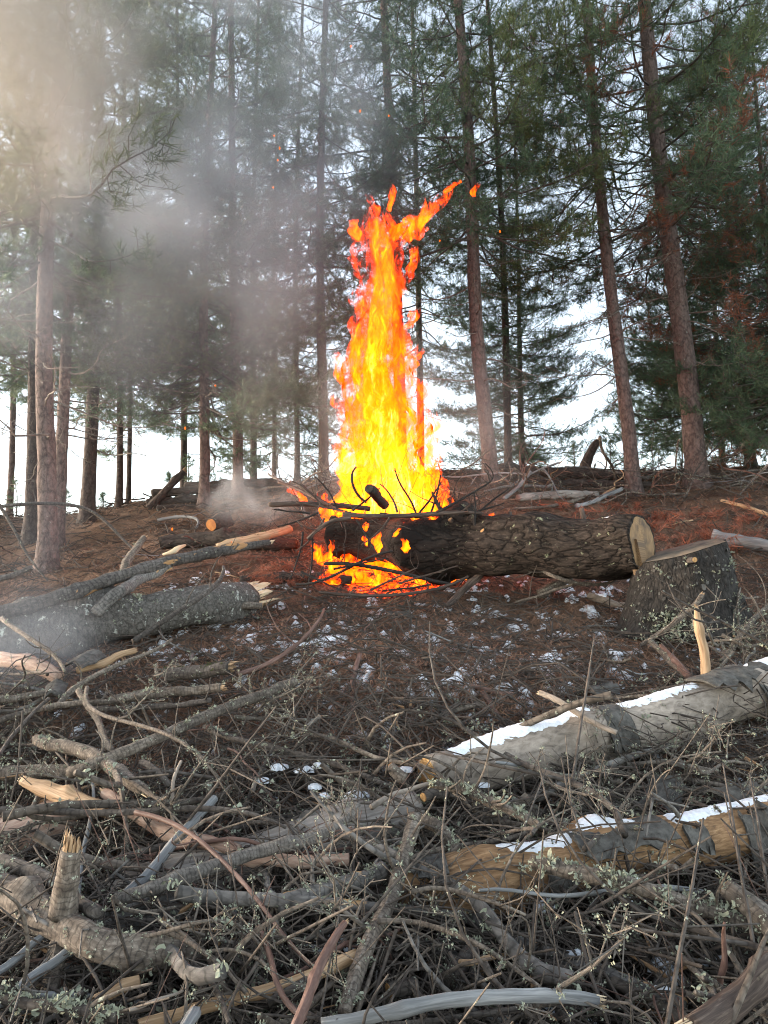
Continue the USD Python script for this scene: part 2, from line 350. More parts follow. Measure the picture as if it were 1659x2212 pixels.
M['ground'] = usdkit.material(stage, LK + 'forest_floor', {
    'geo': ('geometry', {}), 'n1': ('noise_texture', {'scale': 1.6, 'detail': 5., 'roughness': .6}), 'n2': ('noise_texture', {'scale': 38., 'detail': 6., 'roughness': .7, 'distortion': 1.2}),
    'm': ('mapping', {'scale': (90., 22., 50.), 'rotation': (.3, .2, .8)}), 'n3': ('noise_texture', {'scale': 1., 'detail': 4., 'distortion': 1.5}),
    'r1': ('rgb_ramp', {'ramp': [(.3, (.045, .033, .026)), (.48, (.15, .1, .072)), (.6, (.235, .16, .115)), (.78, (.28, .22, .17))]}),
    'r2': ('rgb_ramp', {'ramp': [(.35, (.5, .5, .52)), (.65, (1.25, 1.15, 1.05))]}),
    'mx': ('mix', {'mix_type': 'multiply', 'fac': 1.}), 'add': ('mix_float', {'fac': .5}),
    'b': ('bump', {'strength': 1., 'distance': .03}), 'p': ('principled_bsdf', {'roughness': .95, 'specular_ior_level': .1})},
    [('geo.position', 'n1.vector'), ('geo.position', 'n2.vector'), ('geo.position', 'm.vector'), ('m.vector', 'n3.vector'), ('n2.fac', 'add.a'), ('n3.fac', 'add.b'), ('add.result', 'r1.fac'),
     ('n1.fac', 'r2.fac'), ('r1.color', 'mx.color1'), ('r2.color', 'mx.color2'), ('mx.color', 'p.base_color'), ('add.result', 'b.height'), ('b.normal', 'p.normal')], surface='p.BSDF')
single('ground', gm, M['ground'], kind='structure')
# ------------------------------------------------------------------ trees
def needle_tufts(centres, axes, rng, n, length, width, spread):
    """Many long thin needles round each twig end."""
    k = len(centres)
    c = np.repeat(centres, n, 0); a = np.repeat(axes, n, 0)
    d = a + rng.normal(size=c.shape) * spread
    d /= np.linalg.norm(d, axis=1, keepdims=True)
    c = c - a * rng.uniform(0, .09, (len(c), 1))
    L = length * rng.uniform(.65, 1.15, (len(c), 1))
    s = np.cross(d, rng.normal(size=c.shape)); s /= np.linalg.norm(s, axis=1, keepdims=True)
    v = np.stack([c - s * width, c + s * width, c + d * L], 1).reshape(-1, 3)
    v[2::3] -= np.array([0, 0, .25]) * (L * .12)
    return v, np.arange(len(v)).reshape(-1, 3), np.zeros((len(v), 2))

def make_bough(seed, L=2.0, nside=15, tufts=5, n=15, nl=.12, nw=.0046, droop=.12, spread=.75, bare=.3, flat=.35):
    rng = np.random.default_rng(seed)
    m = 7; x = np.linspace(0, L, m)
    main = np.stack([x, .05 * np.cumsum(rng.normal(size=m)) * L * .5, -droop * L * np.sin(x / L * 2.2) + .22 * L * (x / L) ** 2.2 * .6], 1); main[0] = 0
    wood = [limb(main, np.linspace(.017, .004, m) * L / 2, 5, .25, rough=.1, seed=seed)[0]]
    C, A = [], []
    cs = CubicSpline(x, main)
    for k in range(nside):
        t = L * (bare + (1 - bare) * (k + rng.uniform(0, .9)) / nside); o = cs(t); fw = cs(t, 1); fw /= np.linalg.norm(fw)
        sgn = 1 if k % 2 else -1
        side = np.array([0, 1, 0]) * sgn
        l = (.62 * (1 - (t / L - bare) / (1 - bare) * .75)) * rng.uniform(.55, 1.15) * L / 2
        d = fw * rng.uniform(.45, .9) + side * rng.uniform(.6, 1) + np.array([0, 0, 1]) * rng.normal() * flat
        d /= np.linalg.norm(d)
        p1 = o + d * l * .5 + np.array([0, 0, -.03]) * L; p2 = o + d * l + fw * .1 * l + np.array([0, 0, rng.uniform(-.02, .07)]) * L
        wood.append(limb([o, p1, p2], [.006 * L / 2, .0045 * L / 2, .0025], 3, .3, rough=0, close=False)[0])
        sp = CubicSpline([0, .5, 1], np.array([o, p1, p2]))
        for u in np.linspace(.35, 1, tufts):
            c = sp(u) + rng.normal(size=3) * .05 * (u < .95); a = sp(u, 1); a /= np.linalg.norm(a)
            a = a + rng.normal(size=3) * (.35 if u < .95 else .1) + np.array([0, 0, .25]); a /= np.linalg.norm(a)
            C.append(c); A.append(a)
            if u < .95: wood.append(limb([sp(u), c], [.0028, .002], 3, 1, rough=0, close=False)[0])
    C.append(main[-1]); A.append(cs(L, 1) / np.linalg.norm(cs(L, 1)))
    return join(wood), needle_tufts(np.array(C), np.array(A), rng, n, nl, nw, spread)

def make_dead_limb(seed, L=1.6, nside=9):
    rng = np.random.default_rng(seed); m = 6; x = np.linspace(0, L, m)
    main = np.stack([x, .06 * np.cumsum(rng.normal(size=m)), -.1 * x + .1 * np.sin(x * 3 + seed) + .05 * x * x], 1); main[0] = 0
    out = [limb(main, np.linspace(.016, .003, m), 5, .2, rough=.1, seed=seed)[0]]; cs = CubicSpline(x, main)
    for k in range(nside):
        t = L * rng.uniform(.25, .98); o = cs(t); l = rng.uniform(.12, .5) * (1.15 - t / L)
        d = np.array([rng.uniform(.2, .9), rng.choice([-1, 1]) * rng.uniform(.3, 1), rng.normal() * .45]); d /= np.linalg.norm(d)
        p = [o, o + d * l * .5 + rng.normal(size=3) * .03, o + d * l + np.array([0, 0, .06]) + rng.normal(size=3) * .04]
        out.append(limb(p, [.005, .004, .002], 3, .2, rough=0, close=False)[0])
        for _ in range(3):
            o2 = p[1] + (p[2] - p[1]) * rng.uniform(0, 1); d2 = d + rng.normal(size=3) * .7
            out.append(limb([o2, o2 + d2 * rng.uniform(.04, .13)], [.003, .0018], 3, .3, rough=0, close=False)[0])
    return join(out)

protos = []
def proto(name, wood, leaf, leaf_mat):
    base = '/World/_pieces'
    return
PIECES = None
def quat_from(dirs, rolls):
    """Quaternions (w, x, y, z) that turn +x to dirs, then roll about it, keeping z roughly up."""
    out = []
    for d, r in zip(dirs, rolls):
        x = d / np.linalg.norm(d); y = np.cross([0, 0, 1.0], x); y /= np.linalg.norm(y) + 1e-9; z = np.cross(x, y)
        y2, z2 = y * math.cos(r) + z * math.sin(r), -y * math.sin(r) + z * math.cos(r)
        m = np.stack([x, y2, z2], 1)
        g = Gf.Matrix3d(*[float(v) for v in m.T.ravel()]).ExtractRotation().GetQuat()
        out.append(Gf.Quath(float(g.GetReal()), *[float(v) for v in g.GetImaginary()]))
    return Vt.QuathArray(out)

BOUGH = {}
def define_protos(holder):
    """The boughs that all crowns share stand below the first crown."""
    spec = [('bough_a', make_bough(1), 'needles'), ('bough_b', make_bough(2, nside=13, droop=.2), 'needles'), ('bough_c', make_bough(3, nside=17, n=13), 'needles_olive'),
            ('bough_d', make_bough(4, nside=11, bare=.45), 'needles_olive'), ('bough_dead', make_bough(5, nside=12, n=12), 'needles_dead'),
            ('bough_fir', make_bough(6, nside=20, tufts=7, n=12, nl=.06, droop=.1, spread=1.0, bare=.12, flat=.12), 'needles')]
    for name, (wood, leaf), m in spec:
        p = f'{holder}/{name}'; UsdGeom.Xform.Define(stage, p)
        both = join([wood, leaf]); kind = np.zeros((len(both[0]), 3)); kind[len(wood[0]):, 0] = 1
        kind[len(wood[0]):, 1] = np.repeat(np.random.default_rng(7).uniform(0, 1, len(leaf[0]) // 3), 3)
        put(p + '/needles', (both[0], both[1]), M[m], False, None, {'needle': kind}); BOUGH[name] = p
    for k in range(4):
        w = make_dead_limb(20 + k); p = f'{holder}/bare_limb_{k:03d}'; UsdGeom.Xform.Define(stage, p)
        put(p + '/twigs', (w[0], w[1]), M['limb_bark'], True, w[2]); BOUGH[f'bare{k}'] = p

def instancer(path, items, origin):
    """items: (prototype, place, direction, roll, scale)"""
    pi = UsdGeom.PointInstancer.Define(stage, path)
    if not BOUGH: define_protos(path + '/boughs')
    used = sorted({i[0] for i in items}); idx = {u: k for k, u in enumerate(used)}
    pi.CreatePrototypesRel().SetTargets([Sdf.Path(BOUGH[u]) for u in used])
    pi.CreateProtoIndicesAttr(Vt.IntArray([idx[i[0]] for i in items]))
    pi.CreatePositionsAttr(Vt.Vec3fArray.FromNumpy(np.array([np.asarray(i[1]) - origin for i in items], np.float32)))
    pi.CreateOrientationsAttr(quat_from([i[2] for i in items], [i[3] for i in items]))
    pi.CreateScalesAttr(Vt.Vec3fArray.FromNumpy(np.array([[i[4]] * 3 for i in items], np.float32)))
    return pi

def tree(label, path, r, Y=None, H=15., crown=650, nb=70, bl=1.0, kinds=('bough_a', 'bough_b', 'bough_c', 'bough_d'), dead=8, dead_top=None, mat='pine_bark', name='pine_tree', seed=0, group=None, bare_az=None, brown=0.0, taper=.72, az=None, low=None):
    """path: picture points up the trunk, base first; r: trunk radius there in picture units; crown: picture height where green boughs begin."""
    rng = np.random.default_rng(seed + 100)
    base = hit(*path[0]) if Y is None else at(path[0][0], path[0][1], Y)
    if Y is not None: base[2] = min(base[2], float(ground(base[0], base[1])))
    Yd = base[1]; rad = r * Yd / FPX
    pts = [base - [0, 0, .25], base] + [at(x, y, Yd) for x, y in path[1:]]
    dd = pts[-1] - pts[-2 if len(pts) > 3 else 1]; dd /= np.linalg.norm(dd); dd[2] = max(dd[2], .9); dd /= np.linalg.norm(dd)
    top_h = base[2] + H
    if pts[-1][2] < top_h: pts.append(pts[-1] + dd * (top_h - pts[-1][2]) / dd[2])
    pts = np.array(pts); h = np.clip((pts[:, 2] - base[2]) / H, 0, 1)
    rr = rad * (1 - taper * h) ; rr[0] = rad * 1.3; rr[-1] = .015 if taper > .9 else rr[-1]
    th = Thing(name, label, 'tree', group, origin=base)
    sd = 16 if r > 12 else 10
    # a flare at the foot
    p2, r2, _ = spline(pts, rr, .22, .012, seed)
    r2 = r2 * (1 + .45 * np.exp(-np.maximum(p2[:, 2] - base[2], 0) / .16))
    th.part('trunk', limb(p2, r2, sd, .22, rough=.07, seed=seed)[0], M[mat])
    zz = p2[:, 2]
    along = lambda z: np.array([np.interp(z, zz, p2[:, k]) for k in range(3)])
    zc = at(path[0][0], crown, Yd)[2]; zt = top_h
    items = []; az0 = rng.uniform(0, 6.28)
    nb = int(nb * 1.3)
    for k in range(nb):
        u = (k + rng.uniform(0, 1)) / nb; z = zc + (zt - zc) * u ** 1.3
        azi = az0 + k * 2.4 + rng.normal() * .35 if az is None else az[0] + rng.normal() * az[1]
        pit = -.16 + .75 * u + rng.normal() * .14
        d = np.array([math.cos(azi) * math.cos(pit), math.sin(azi) * math.cos(pit), math.sin(pit)])
        ln = bl * (1.0 - .62 * u) * rng.uniform(.7, 1.2) * (.6 + .4 * min(1, (u + .02) / .1))
        kind = kinds[rng.integers(len(kinds))]
        if brown and rng.uniform() < brown: kind = 'bough_dead'
        items.append((kind, along(z), d, rng.normal() * .3, ln))
    if items: instancer(th.path + '/crown', items, base)
    zlow = base[2] + 1.2 if low is None else at(path[0][0], low, Yd)[2]
    zhi = zc + 1.0 if dead_top is None else at(path[0][0], dead_top, Yd)[2]
    for k in range(dead):
        z = zlow + (zhi - zlow) * (k + rng.uniform(0, 1)) / dead; azi = rng.uniform(0, 6.28) if bare_az is None else bare_az[0] + rng.normal() * bare_az[1]
        pth = th.path + '/' + numbered(th.path, 'bare_limb')
        x = UsdGeom.Xform.Define(stage, pth); o = along(z) - base
        pit = rng.normal() * .18 - .05; s = rng.uniform(.45, 1.0) * (.7 if r < 9 else 1)
        x.AddTranslateOp().Set(Gf.Vec3d(*o)); x.AddRotateZOp().Set(math.degrees(azi)); x.AddRotateYOp().Set(-math.degrees(pit)); x.AddScaleOp().Set(Gf.Vec3f(s, s, s))
        if BOUGH:
            x.GetPrim().GetReferences().AddInternalReference(BOUGH[f'bare{rng.integers(4)}']); x.GetPrim().SetInstanceable(True)
    return th

TALL = 17.0
tree('tall pine with a scarred reddish trunk at the far left, the nearest standing tree', [(100, 1235), (96, 800), (108, 420)], 21, crown=580, nb=70, bl=1.25, dead=18, H=13, low=1000, seed=1)
tree('pine leaning right just behind the scarred reddish trunk at the left', [(122, 1150), (150, 620), (168, 430)], 14, Y=10.2, crown=630, nb=60, bl=1.2, dead=16, H=13, seed=2, low=950)
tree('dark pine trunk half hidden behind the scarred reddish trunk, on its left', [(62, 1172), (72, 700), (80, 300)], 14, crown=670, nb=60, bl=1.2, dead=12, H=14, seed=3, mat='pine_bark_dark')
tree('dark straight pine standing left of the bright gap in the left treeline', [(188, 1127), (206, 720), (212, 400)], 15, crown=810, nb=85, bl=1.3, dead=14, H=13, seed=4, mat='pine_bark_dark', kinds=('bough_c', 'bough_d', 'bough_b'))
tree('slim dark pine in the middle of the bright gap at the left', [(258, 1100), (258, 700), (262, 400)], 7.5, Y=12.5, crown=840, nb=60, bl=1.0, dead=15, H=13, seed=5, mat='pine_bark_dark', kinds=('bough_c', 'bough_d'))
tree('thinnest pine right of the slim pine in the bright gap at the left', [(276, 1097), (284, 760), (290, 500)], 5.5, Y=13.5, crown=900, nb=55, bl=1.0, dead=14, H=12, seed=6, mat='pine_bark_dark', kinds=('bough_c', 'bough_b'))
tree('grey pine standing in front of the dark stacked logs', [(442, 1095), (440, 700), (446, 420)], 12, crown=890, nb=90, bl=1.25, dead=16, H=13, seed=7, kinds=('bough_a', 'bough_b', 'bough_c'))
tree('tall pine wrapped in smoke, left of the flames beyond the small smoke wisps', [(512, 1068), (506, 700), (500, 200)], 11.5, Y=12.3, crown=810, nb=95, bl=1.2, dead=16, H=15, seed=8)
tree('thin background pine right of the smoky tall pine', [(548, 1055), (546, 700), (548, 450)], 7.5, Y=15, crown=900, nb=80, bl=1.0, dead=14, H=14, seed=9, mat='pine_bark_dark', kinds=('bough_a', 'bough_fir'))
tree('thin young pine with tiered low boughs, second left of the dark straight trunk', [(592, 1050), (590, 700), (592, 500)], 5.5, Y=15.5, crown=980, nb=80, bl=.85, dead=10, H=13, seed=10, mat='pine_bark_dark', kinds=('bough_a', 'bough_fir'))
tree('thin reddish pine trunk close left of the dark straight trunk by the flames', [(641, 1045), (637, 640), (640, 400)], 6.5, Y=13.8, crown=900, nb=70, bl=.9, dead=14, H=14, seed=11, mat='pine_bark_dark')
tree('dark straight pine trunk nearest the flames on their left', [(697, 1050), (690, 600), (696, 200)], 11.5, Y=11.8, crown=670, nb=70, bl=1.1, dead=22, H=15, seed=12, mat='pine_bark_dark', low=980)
tree('tall pine rising directly behind the flames', [(868, 1035), (845, 380), (828, 0)], 14, Y=13.0, crown=470, nb=95, bl=1.3, dead=8, H=17, seed=13, kinds=('bough_a', 'bough_b', 'bough_d'), low=700)
tree('stout pine just right of the flames with fire glow on its foot', [(1062, 1045), (1038, 800), (1018, 400), (990, 0)], 17, Y=11.2, crown=520, nb=80, bl=1.25, dead=18, H=16, seed=14, low=900)
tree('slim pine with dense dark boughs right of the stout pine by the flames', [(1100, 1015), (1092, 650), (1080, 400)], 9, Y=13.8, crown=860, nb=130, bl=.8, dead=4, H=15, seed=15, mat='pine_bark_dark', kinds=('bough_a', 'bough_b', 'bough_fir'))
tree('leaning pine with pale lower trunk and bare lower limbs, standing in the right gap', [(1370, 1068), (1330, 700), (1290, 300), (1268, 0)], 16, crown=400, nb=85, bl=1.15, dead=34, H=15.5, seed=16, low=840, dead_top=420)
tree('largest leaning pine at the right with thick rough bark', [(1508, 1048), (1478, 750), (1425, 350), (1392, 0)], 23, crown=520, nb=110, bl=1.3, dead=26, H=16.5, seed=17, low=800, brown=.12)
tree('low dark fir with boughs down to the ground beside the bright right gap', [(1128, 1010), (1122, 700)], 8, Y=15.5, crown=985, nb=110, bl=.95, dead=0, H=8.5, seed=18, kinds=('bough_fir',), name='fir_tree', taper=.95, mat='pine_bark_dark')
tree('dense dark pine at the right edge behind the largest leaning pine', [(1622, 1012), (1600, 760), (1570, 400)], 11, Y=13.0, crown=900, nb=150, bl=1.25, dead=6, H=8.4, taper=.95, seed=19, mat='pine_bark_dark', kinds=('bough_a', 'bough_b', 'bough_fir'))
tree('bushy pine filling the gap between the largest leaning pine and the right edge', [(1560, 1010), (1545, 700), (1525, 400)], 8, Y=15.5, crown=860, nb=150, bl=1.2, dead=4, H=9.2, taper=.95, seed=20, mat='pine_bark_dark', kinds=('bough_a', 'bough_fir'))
tree('far right pine with browned dead boughs among the green', [(1690, 1030), (1672, 700), (1640, 300)], 15, Y=11.5, crown=900, nb=130, bl=1.25, dead=6, H=7.6, taper=.95, seed=21, kinds=('bough_a', 'bough_b'), brown=.25)
tree('hazy pine at the left edge with a slender grey trunk', [(20, 1090), (30, 750), (36, 400)], 7, Y=14.0, crown=750, nb=80, bl=1.2, dead=14, H=14, seed=22)
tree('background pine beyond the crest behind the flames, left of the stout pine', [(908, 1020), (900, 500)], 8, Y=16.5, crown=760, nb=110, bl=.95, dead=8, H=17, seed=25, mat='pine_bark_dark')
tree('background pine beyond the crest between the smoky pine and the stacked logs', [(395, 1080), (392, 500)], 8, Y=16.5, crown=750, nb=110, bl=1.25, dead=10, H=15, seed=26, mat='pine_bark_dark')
SMOKE = True
# ------------------------------------------------------------------ air: thin haze everywhere, and the smoke
def icos(n=3):
    import trimesh
    m = trimesh.creation.icosphere(n); return np.array(m.vertices), np.array(m.faces)
def box(lo, hi):
    lo, hi = np.array(lo, float), np.array(hi, float)
    v = np.array([[x, y, z] for x in (lo[0], hi[0]) for y in (lo[1], hi[1]) for z in (lo[2], hi[2])])
    f = np.array([[0, 1, 3], [0, 3, 2], [4, 6, 7], [4, 7, 5], [0, 4, 5], [0, 5, 1], [2, 3, 7], [2, 7, 6], [0, 2, 6], [0, 6, 4], [1, 5, 7], [1, 7, 3]])
    return v, f
HAZE = 0.0
M['haze'] = usdkit.material(stage, LK + 'haze', {'v': ('principled_volume', {'color': (.9, .93, .96), 'density': HAZE, 'anisotropy': .2})}, volume='v.volume')
if HAZE > 0: single('haze', box((-430, -310, -45), (430, 490, 26)), M['haze'], kind='stuff', smooth=False)
def mat_smoke(name, dens, col, scale, lo=.42, hi=.72, anis=.35, absorb=(0, 0, 0), warp=.5, stretch=(1, 1, .7)):
    n = {'tc': ('texture_coordinate', {}), 'len': ('vector_math', {'math_type': 'length'}), 'fall': ('map_range', {'range_type': 'smoothstep', 'from_min': 1.0, 'from_max': .15, 'to_min': 0., 'to_max': 1., 'clamp': True}),
         'geo': ('geometry', {}), 'm': ('mapping', {'scale': stretch}), 'n': ('noise_texture', {'scale': scale, 'detail': 1.5, 'roughness': .55, 'distortion': warp}),
         'mr': ('map_range', {'range_type': 'smoothstep', 'from_min': lo, 'from_max': hi, 'to_min': 0., 'to_max': dens, 'clamp': True}), 'mu': ('math', {'math_type': 'multiply'}),
         'v': ('principled_volume', {'color': col, 'anisotropy': anis, 'absorption_color': absorb})}
    l = [('tc.object', 'len.vector1'), ('len.value', 'fall.value'), ('geo.position', 'm.vector'), ('m.vector', 'n.vector'), ('n.fac', 'mr.value'), ('mr.result', 'mu.value1'), ('fall.result', 'mu.value2'), ('mu.value', 'v.density')]
    return usdkit.material(stage, LK + name, n, l, volume='v.volume')
SPH = icos(3)
def puff(x, y, Y, r, mat, rot=0):
    p = '/World/' + numbered('/World', 'smoke'); x_ = UsdGeom.Xform.Define(stage, p)
    c = at(x, y, Y); x_.AddTranslateOp().Set(Gf.Vec3d(*c)); x_.AddRotateYOp().Set(rot); x_.AddScaleOp().Set(Gf.Vec3f(*r))
    setd(x_.GetPrim(), kind='stuff')
    put(p + '/cloud', SPH, M[mat], False)
if SMOKE:
    M['smoke_thick'] = mat_smoke('smoke_thick', 1.5, (.46, .425, .385), .8, .28, .6, anis=.0)
    M['smoke_veil'] = mat_smoke('smoke_veil', .36, (.72, .78, .9), .75, .36, .68, anis=.1)
    M['smoke_wisp'] = mat_smoke('smoke_wisp', .9, (.72, .74, .78), 2.6, .45, .68)
    M['smoke_thin'] = mat_smoke('smoke_thin', .4, (.88, .87, .87), .9, .3, .7)
    puff(-10, 90, 6.3, (1.75, 1.2, 2.2), 'smoke_thick', 20)
    puff(430, 330, 7.6, (3.1, 1.4, 3.8), 'smoke_veil', 38)
    puff(550, 1070, 9.0, (1.0, .6, .55), 'smoke_wisp', 0)

    puff(830, 930, 8.9, (2.2, .7, 1.7), 'smoke_thin', 0)
    puff(-10, 900, 5.6, (.9, .7, 1.8), 'smoke_veil', 0)
    puff(0, 1400, 5.0, (.9, .5, .6), 'smoke_veil', 0)
# ------------------------------------------------------------------ the fire
FY = 8.05
def mat_flame(name, strength, lo, hi, scale, st=.36, warp=.5, amax=.95, cool=0.0):
    n = {'geo': ('geometry', {}), 'w': ('noise_texture', {'scale': 2.6, 'detail': 2.0}), 'wm': ('mapping', {'scale': (1, 1, .6)}), 'wa': ('mix', {'mix_type': 'linear_light', 'fac': warp * .3}),
         'm': ('mapping', {'scale': (scale, scale, scale * st)}), 'n': ('noise_texture', {'scale': 1.0, 'detail': 5.0, 'roughness': .62, 'distortion': .9}),
         'n2': ('noise_texture', {'scale': .32, 'detail': 2.0}),
         'at': ('attribute', {'attribute': 'glowmap'}), 'sp': ('separate_color', {'color_type': 'rgb'}), 'sube': ('math', {'math_type': 'add', 'value2': -.5}), 'hh': ('math', {'math_type': 'add', 'value2': -.5}),
         's1': ('math', {'math_type': 'multiply_add', 'value2': .55, 'value3': 0.0}), 's2': ('math', {'math_type': 'multiply_add', 'value2': .45}), 'sub': ('math', {'math_type': 'add'}),
         'al': ('map_range', {'range_type': 'smoothstep', 'from_min': lo, 'from_max': hi, 'to_min': 0.0, 'to_max': amax, 'clamp': True}),
         't': ('math', {'math_type': 'multiply_add', 'value2': 2.6, 'value3': -1.1 - cool}), 't2': ('math', {'math_type': 'add'}),
         'r': ('rgb_ramp', {'ramp': [(0., (2., .065, .002)), (.18, (5., .21, .003)), (.36, (7.5, .40, .005)), (.54, (9., .74, .008)), (.72, (9.5, 1.25, .02)), (.88, (10., 2.0, .2)), (1., (10., 3., 1.2))]}), 'lw': ('layer_weight', {'blend': .5}), 'soft': ('map_range', {'range_type': 'smoothstep', 'from_min': .93, 'from_max': .2, 'to_min': 0., 'to_max': 1., 'clamp': True}), 'fa': ('math', {'math_type': 'multiply'}),
         'em': ('emission', {'strength': strength}), 'tr': ('transparent_bsdf', {}), 'x': ('mix_closure', {})}
    l = [('geo.position', 'wm.vector'), ('wm.vector', 'w.vector'), ('geo.position', 'wa.color1'), ('w.color', 'wa.color2'), ('wa.color', 'm.vector'), ('m.vector', 'n.vector'), ('m.vector', 'n2.vector'),
         ('n.fac', 's1.value1'), ('n2.fac', 's2.value1'), ('s1.value', 's2.value3'), ('s2.value', 'sub.value1'), ('sube.value', 'sub.value2'), ('at.color', 'sp.color'), ('sp.r', 'hh.value1'), ('sp.g', 'sube.value1'), ('sub.value', 'al.value'), ('lw.facing', 'soft.value'), ('soft.result', 'fa.value1'), ('al.result', 'fa.value2'), ('fa.value', 'x.fac'),
         ('s2.value', 't.value1'), ('t.value', 't2.value1'), ('hh.value', 't2.value2'), ('t2.value', 'r.fac'), ('r.color', 'em.color'), ('tr.BSDF', 'x.closure1'), ('em.emission', 'x.closure2')]
    return usdkit.material(stage, LK + name, n, l, surface='x.closure')
FS = 1.0 / 2 ** EXPOSURE
M['flame'] = mat_flame('flame', 1.15 * FS, .41, .66, 12.0, st=.26, amax=.93)
M['flame_lick'] = mat_flame('flame_lick', 1.0 * FS, .48, .66, 15.0, st=.26, cool=.04, amax=.72)

PROF = np.array([(1275, 838, 150), (1200, 842, 140), (1125, 845, 130), (1090, 845, 130), (1050, 842, 124), (1000, 836, 112), (950, 832, 106), (900, 828, 102), (850, 818, 90), (800, 808, 84), (750, 814, 80), (700, 820, 70), (650, 826, 64),
                 (600, 832, 62), (550, 826, 68), (500, 820, 68), (460, 814, 46), (425, 820, 14)], float)
HEAT = [(1275, .3), (1200, .36), (1125, .52), (1050, .52), (1000, .42), (920, .26), (850, .14), (750, .06), (650, .02), (560, .05), (500, -.06), (425, -.14)]
def flame_shell(k, seed, y0=1272, y1=425, na=56, nz=84, grow=1.0):
    ys = np.linspace(y0, y1, nz); ph = np.linspace(0, 2 * np.pi, na + 1)
    o = np.argsort(PROF[:, 0]); c = np.interp(ys, PROF[o, 0], PROF[o, 1]); w = np.interp(ys, PROF[o, 0], PROF[o, 2]) * k
    C = np.array([at(x, y, FY) for x, y in zip(c, ys)]); R = w * FY / FPX
    q = np.stack([np.repeat(np.cos(ph)[None] * 1.3, nz, 0), np.repeat(np.sin(ph)[None] * 1.3, nz, 0), np.repeat(C[:, 2:3] * 2.2, na + 1, 1)], -1) + seed * 11
    rr = R[:, None] * (1 + .55 * (meshkit.fbm(q, 3, seed) - .5) * 2 + .3 * (meshkit.fbm(q * 3.1, 2, seed + 5) - .5) * 2)
    v = np.stack([C[:, 0:1] + rr * np.cos(ph), C[:, 1:2] + .8 * rr * np.sin(ph), np.repeat(C[:, 2:3], na + 1, 1)], -1)
    i, j = np.meshgrid(np.arange(nz - 1), np.arange(na), indexing='ij'); m = na + 1
    f = np.stack([i * m + j, i * m + j + 1, (i + 1) * m + j + 1, (i + 1) * m + j], -1).reshape(-1, 4)
    f = np.vstack([f[:, [0, 1, 2]], f[:, [0, 2, 3]]])
    hy, hv = zip(*HEAT[::-1]); heat = np.interp(ys, hy, hv)
    u = (y0 - ys) / (y0 - y1)
    edge = np.interp(u, [0, .04, .5, .9, 1.0], [.10, .14, .06, .0, -.25])
    return (v.reshape(-1, 3), f), np.repeat(heat[:, None] - (k - .5) * .42 + (.12 if k < .5 else 0), m, 1).ravel(), np.repeat(edge[:, None] + (.62 - k) * .17, m, 1).ravel()

def flame_tongue(x0, y0, x1, y1, w, Y, seed, heat=.1, na=16, nz=30, bend=.0, edge=.0):
    """One lick of flame: a wavering hollow tongue that swells and runs out to a point."""
    rng = np.random.default_rng(seed); u = np.linspace(0, 1, nz)
    a, b = at(x0, y0, Y), at(x1, y1, Y); L = np.linalg.norm(b - a); ww = w * Y / FPX
    p = a + (b - a) * u[:, None]
    p[:, 0] += bend * L * np.sin(u * np.pi) + .1 * L * np.sin(u * 7 + rng.uniform(0, 6)) * u; p[:, 1] += .1 * L * np.sin(u * 5 + rng.uniform(0, 6)) * u
    r = ww * np.sin(np.pi * np.clip(u * .86 + .1, 0, 1)) ** .8 * (1 - u * .35) + .002
    ph = np.linspace(0, 2 * np.pi, na + 1)
    q = np.stack([np.repeat(np.cos(ph)[None], nz, 0), np.repeat(np.sin(ph)[None], nz, 0), np.repeat(u[:, None] * 4, na + 1, 1)], -1) + seed
    rr = r[:, None] * (1 + 1.0 * (meshkit.fbm(q, 2, seed) - .5) * 2)
    v = np.stack([p[:, 0:1] + rr * np.cos(ph), p[:, 1:2] + .6 * rr * np.sin(ph), np.repeat(p[:, 2:3], na + 1, 1)], -1)
    i, j = np.meshgrid(np.arange(nz - 1), np.arange(na), indexing='ij'); m = na + 1
    f = np.stack([i * m + j, i * m + j + 1, (i + 1) * m + j + 1, (i + 1) * m + j], -1).reshape(-1, 4)
    f = np.vstack([f[:, [0, 1, 2]], f[:, [0, 2, 3]]])
    e = np.interp(u, [0, .15, .6, 1], [-.06, .05, .0, -.22]) + edge
    return (v.reshape(-1, 3), f), np.repeat(heat - .12 * u[:, None], m, 1).ravel(), np.repeat(e[:, None], m, 1).ravel()

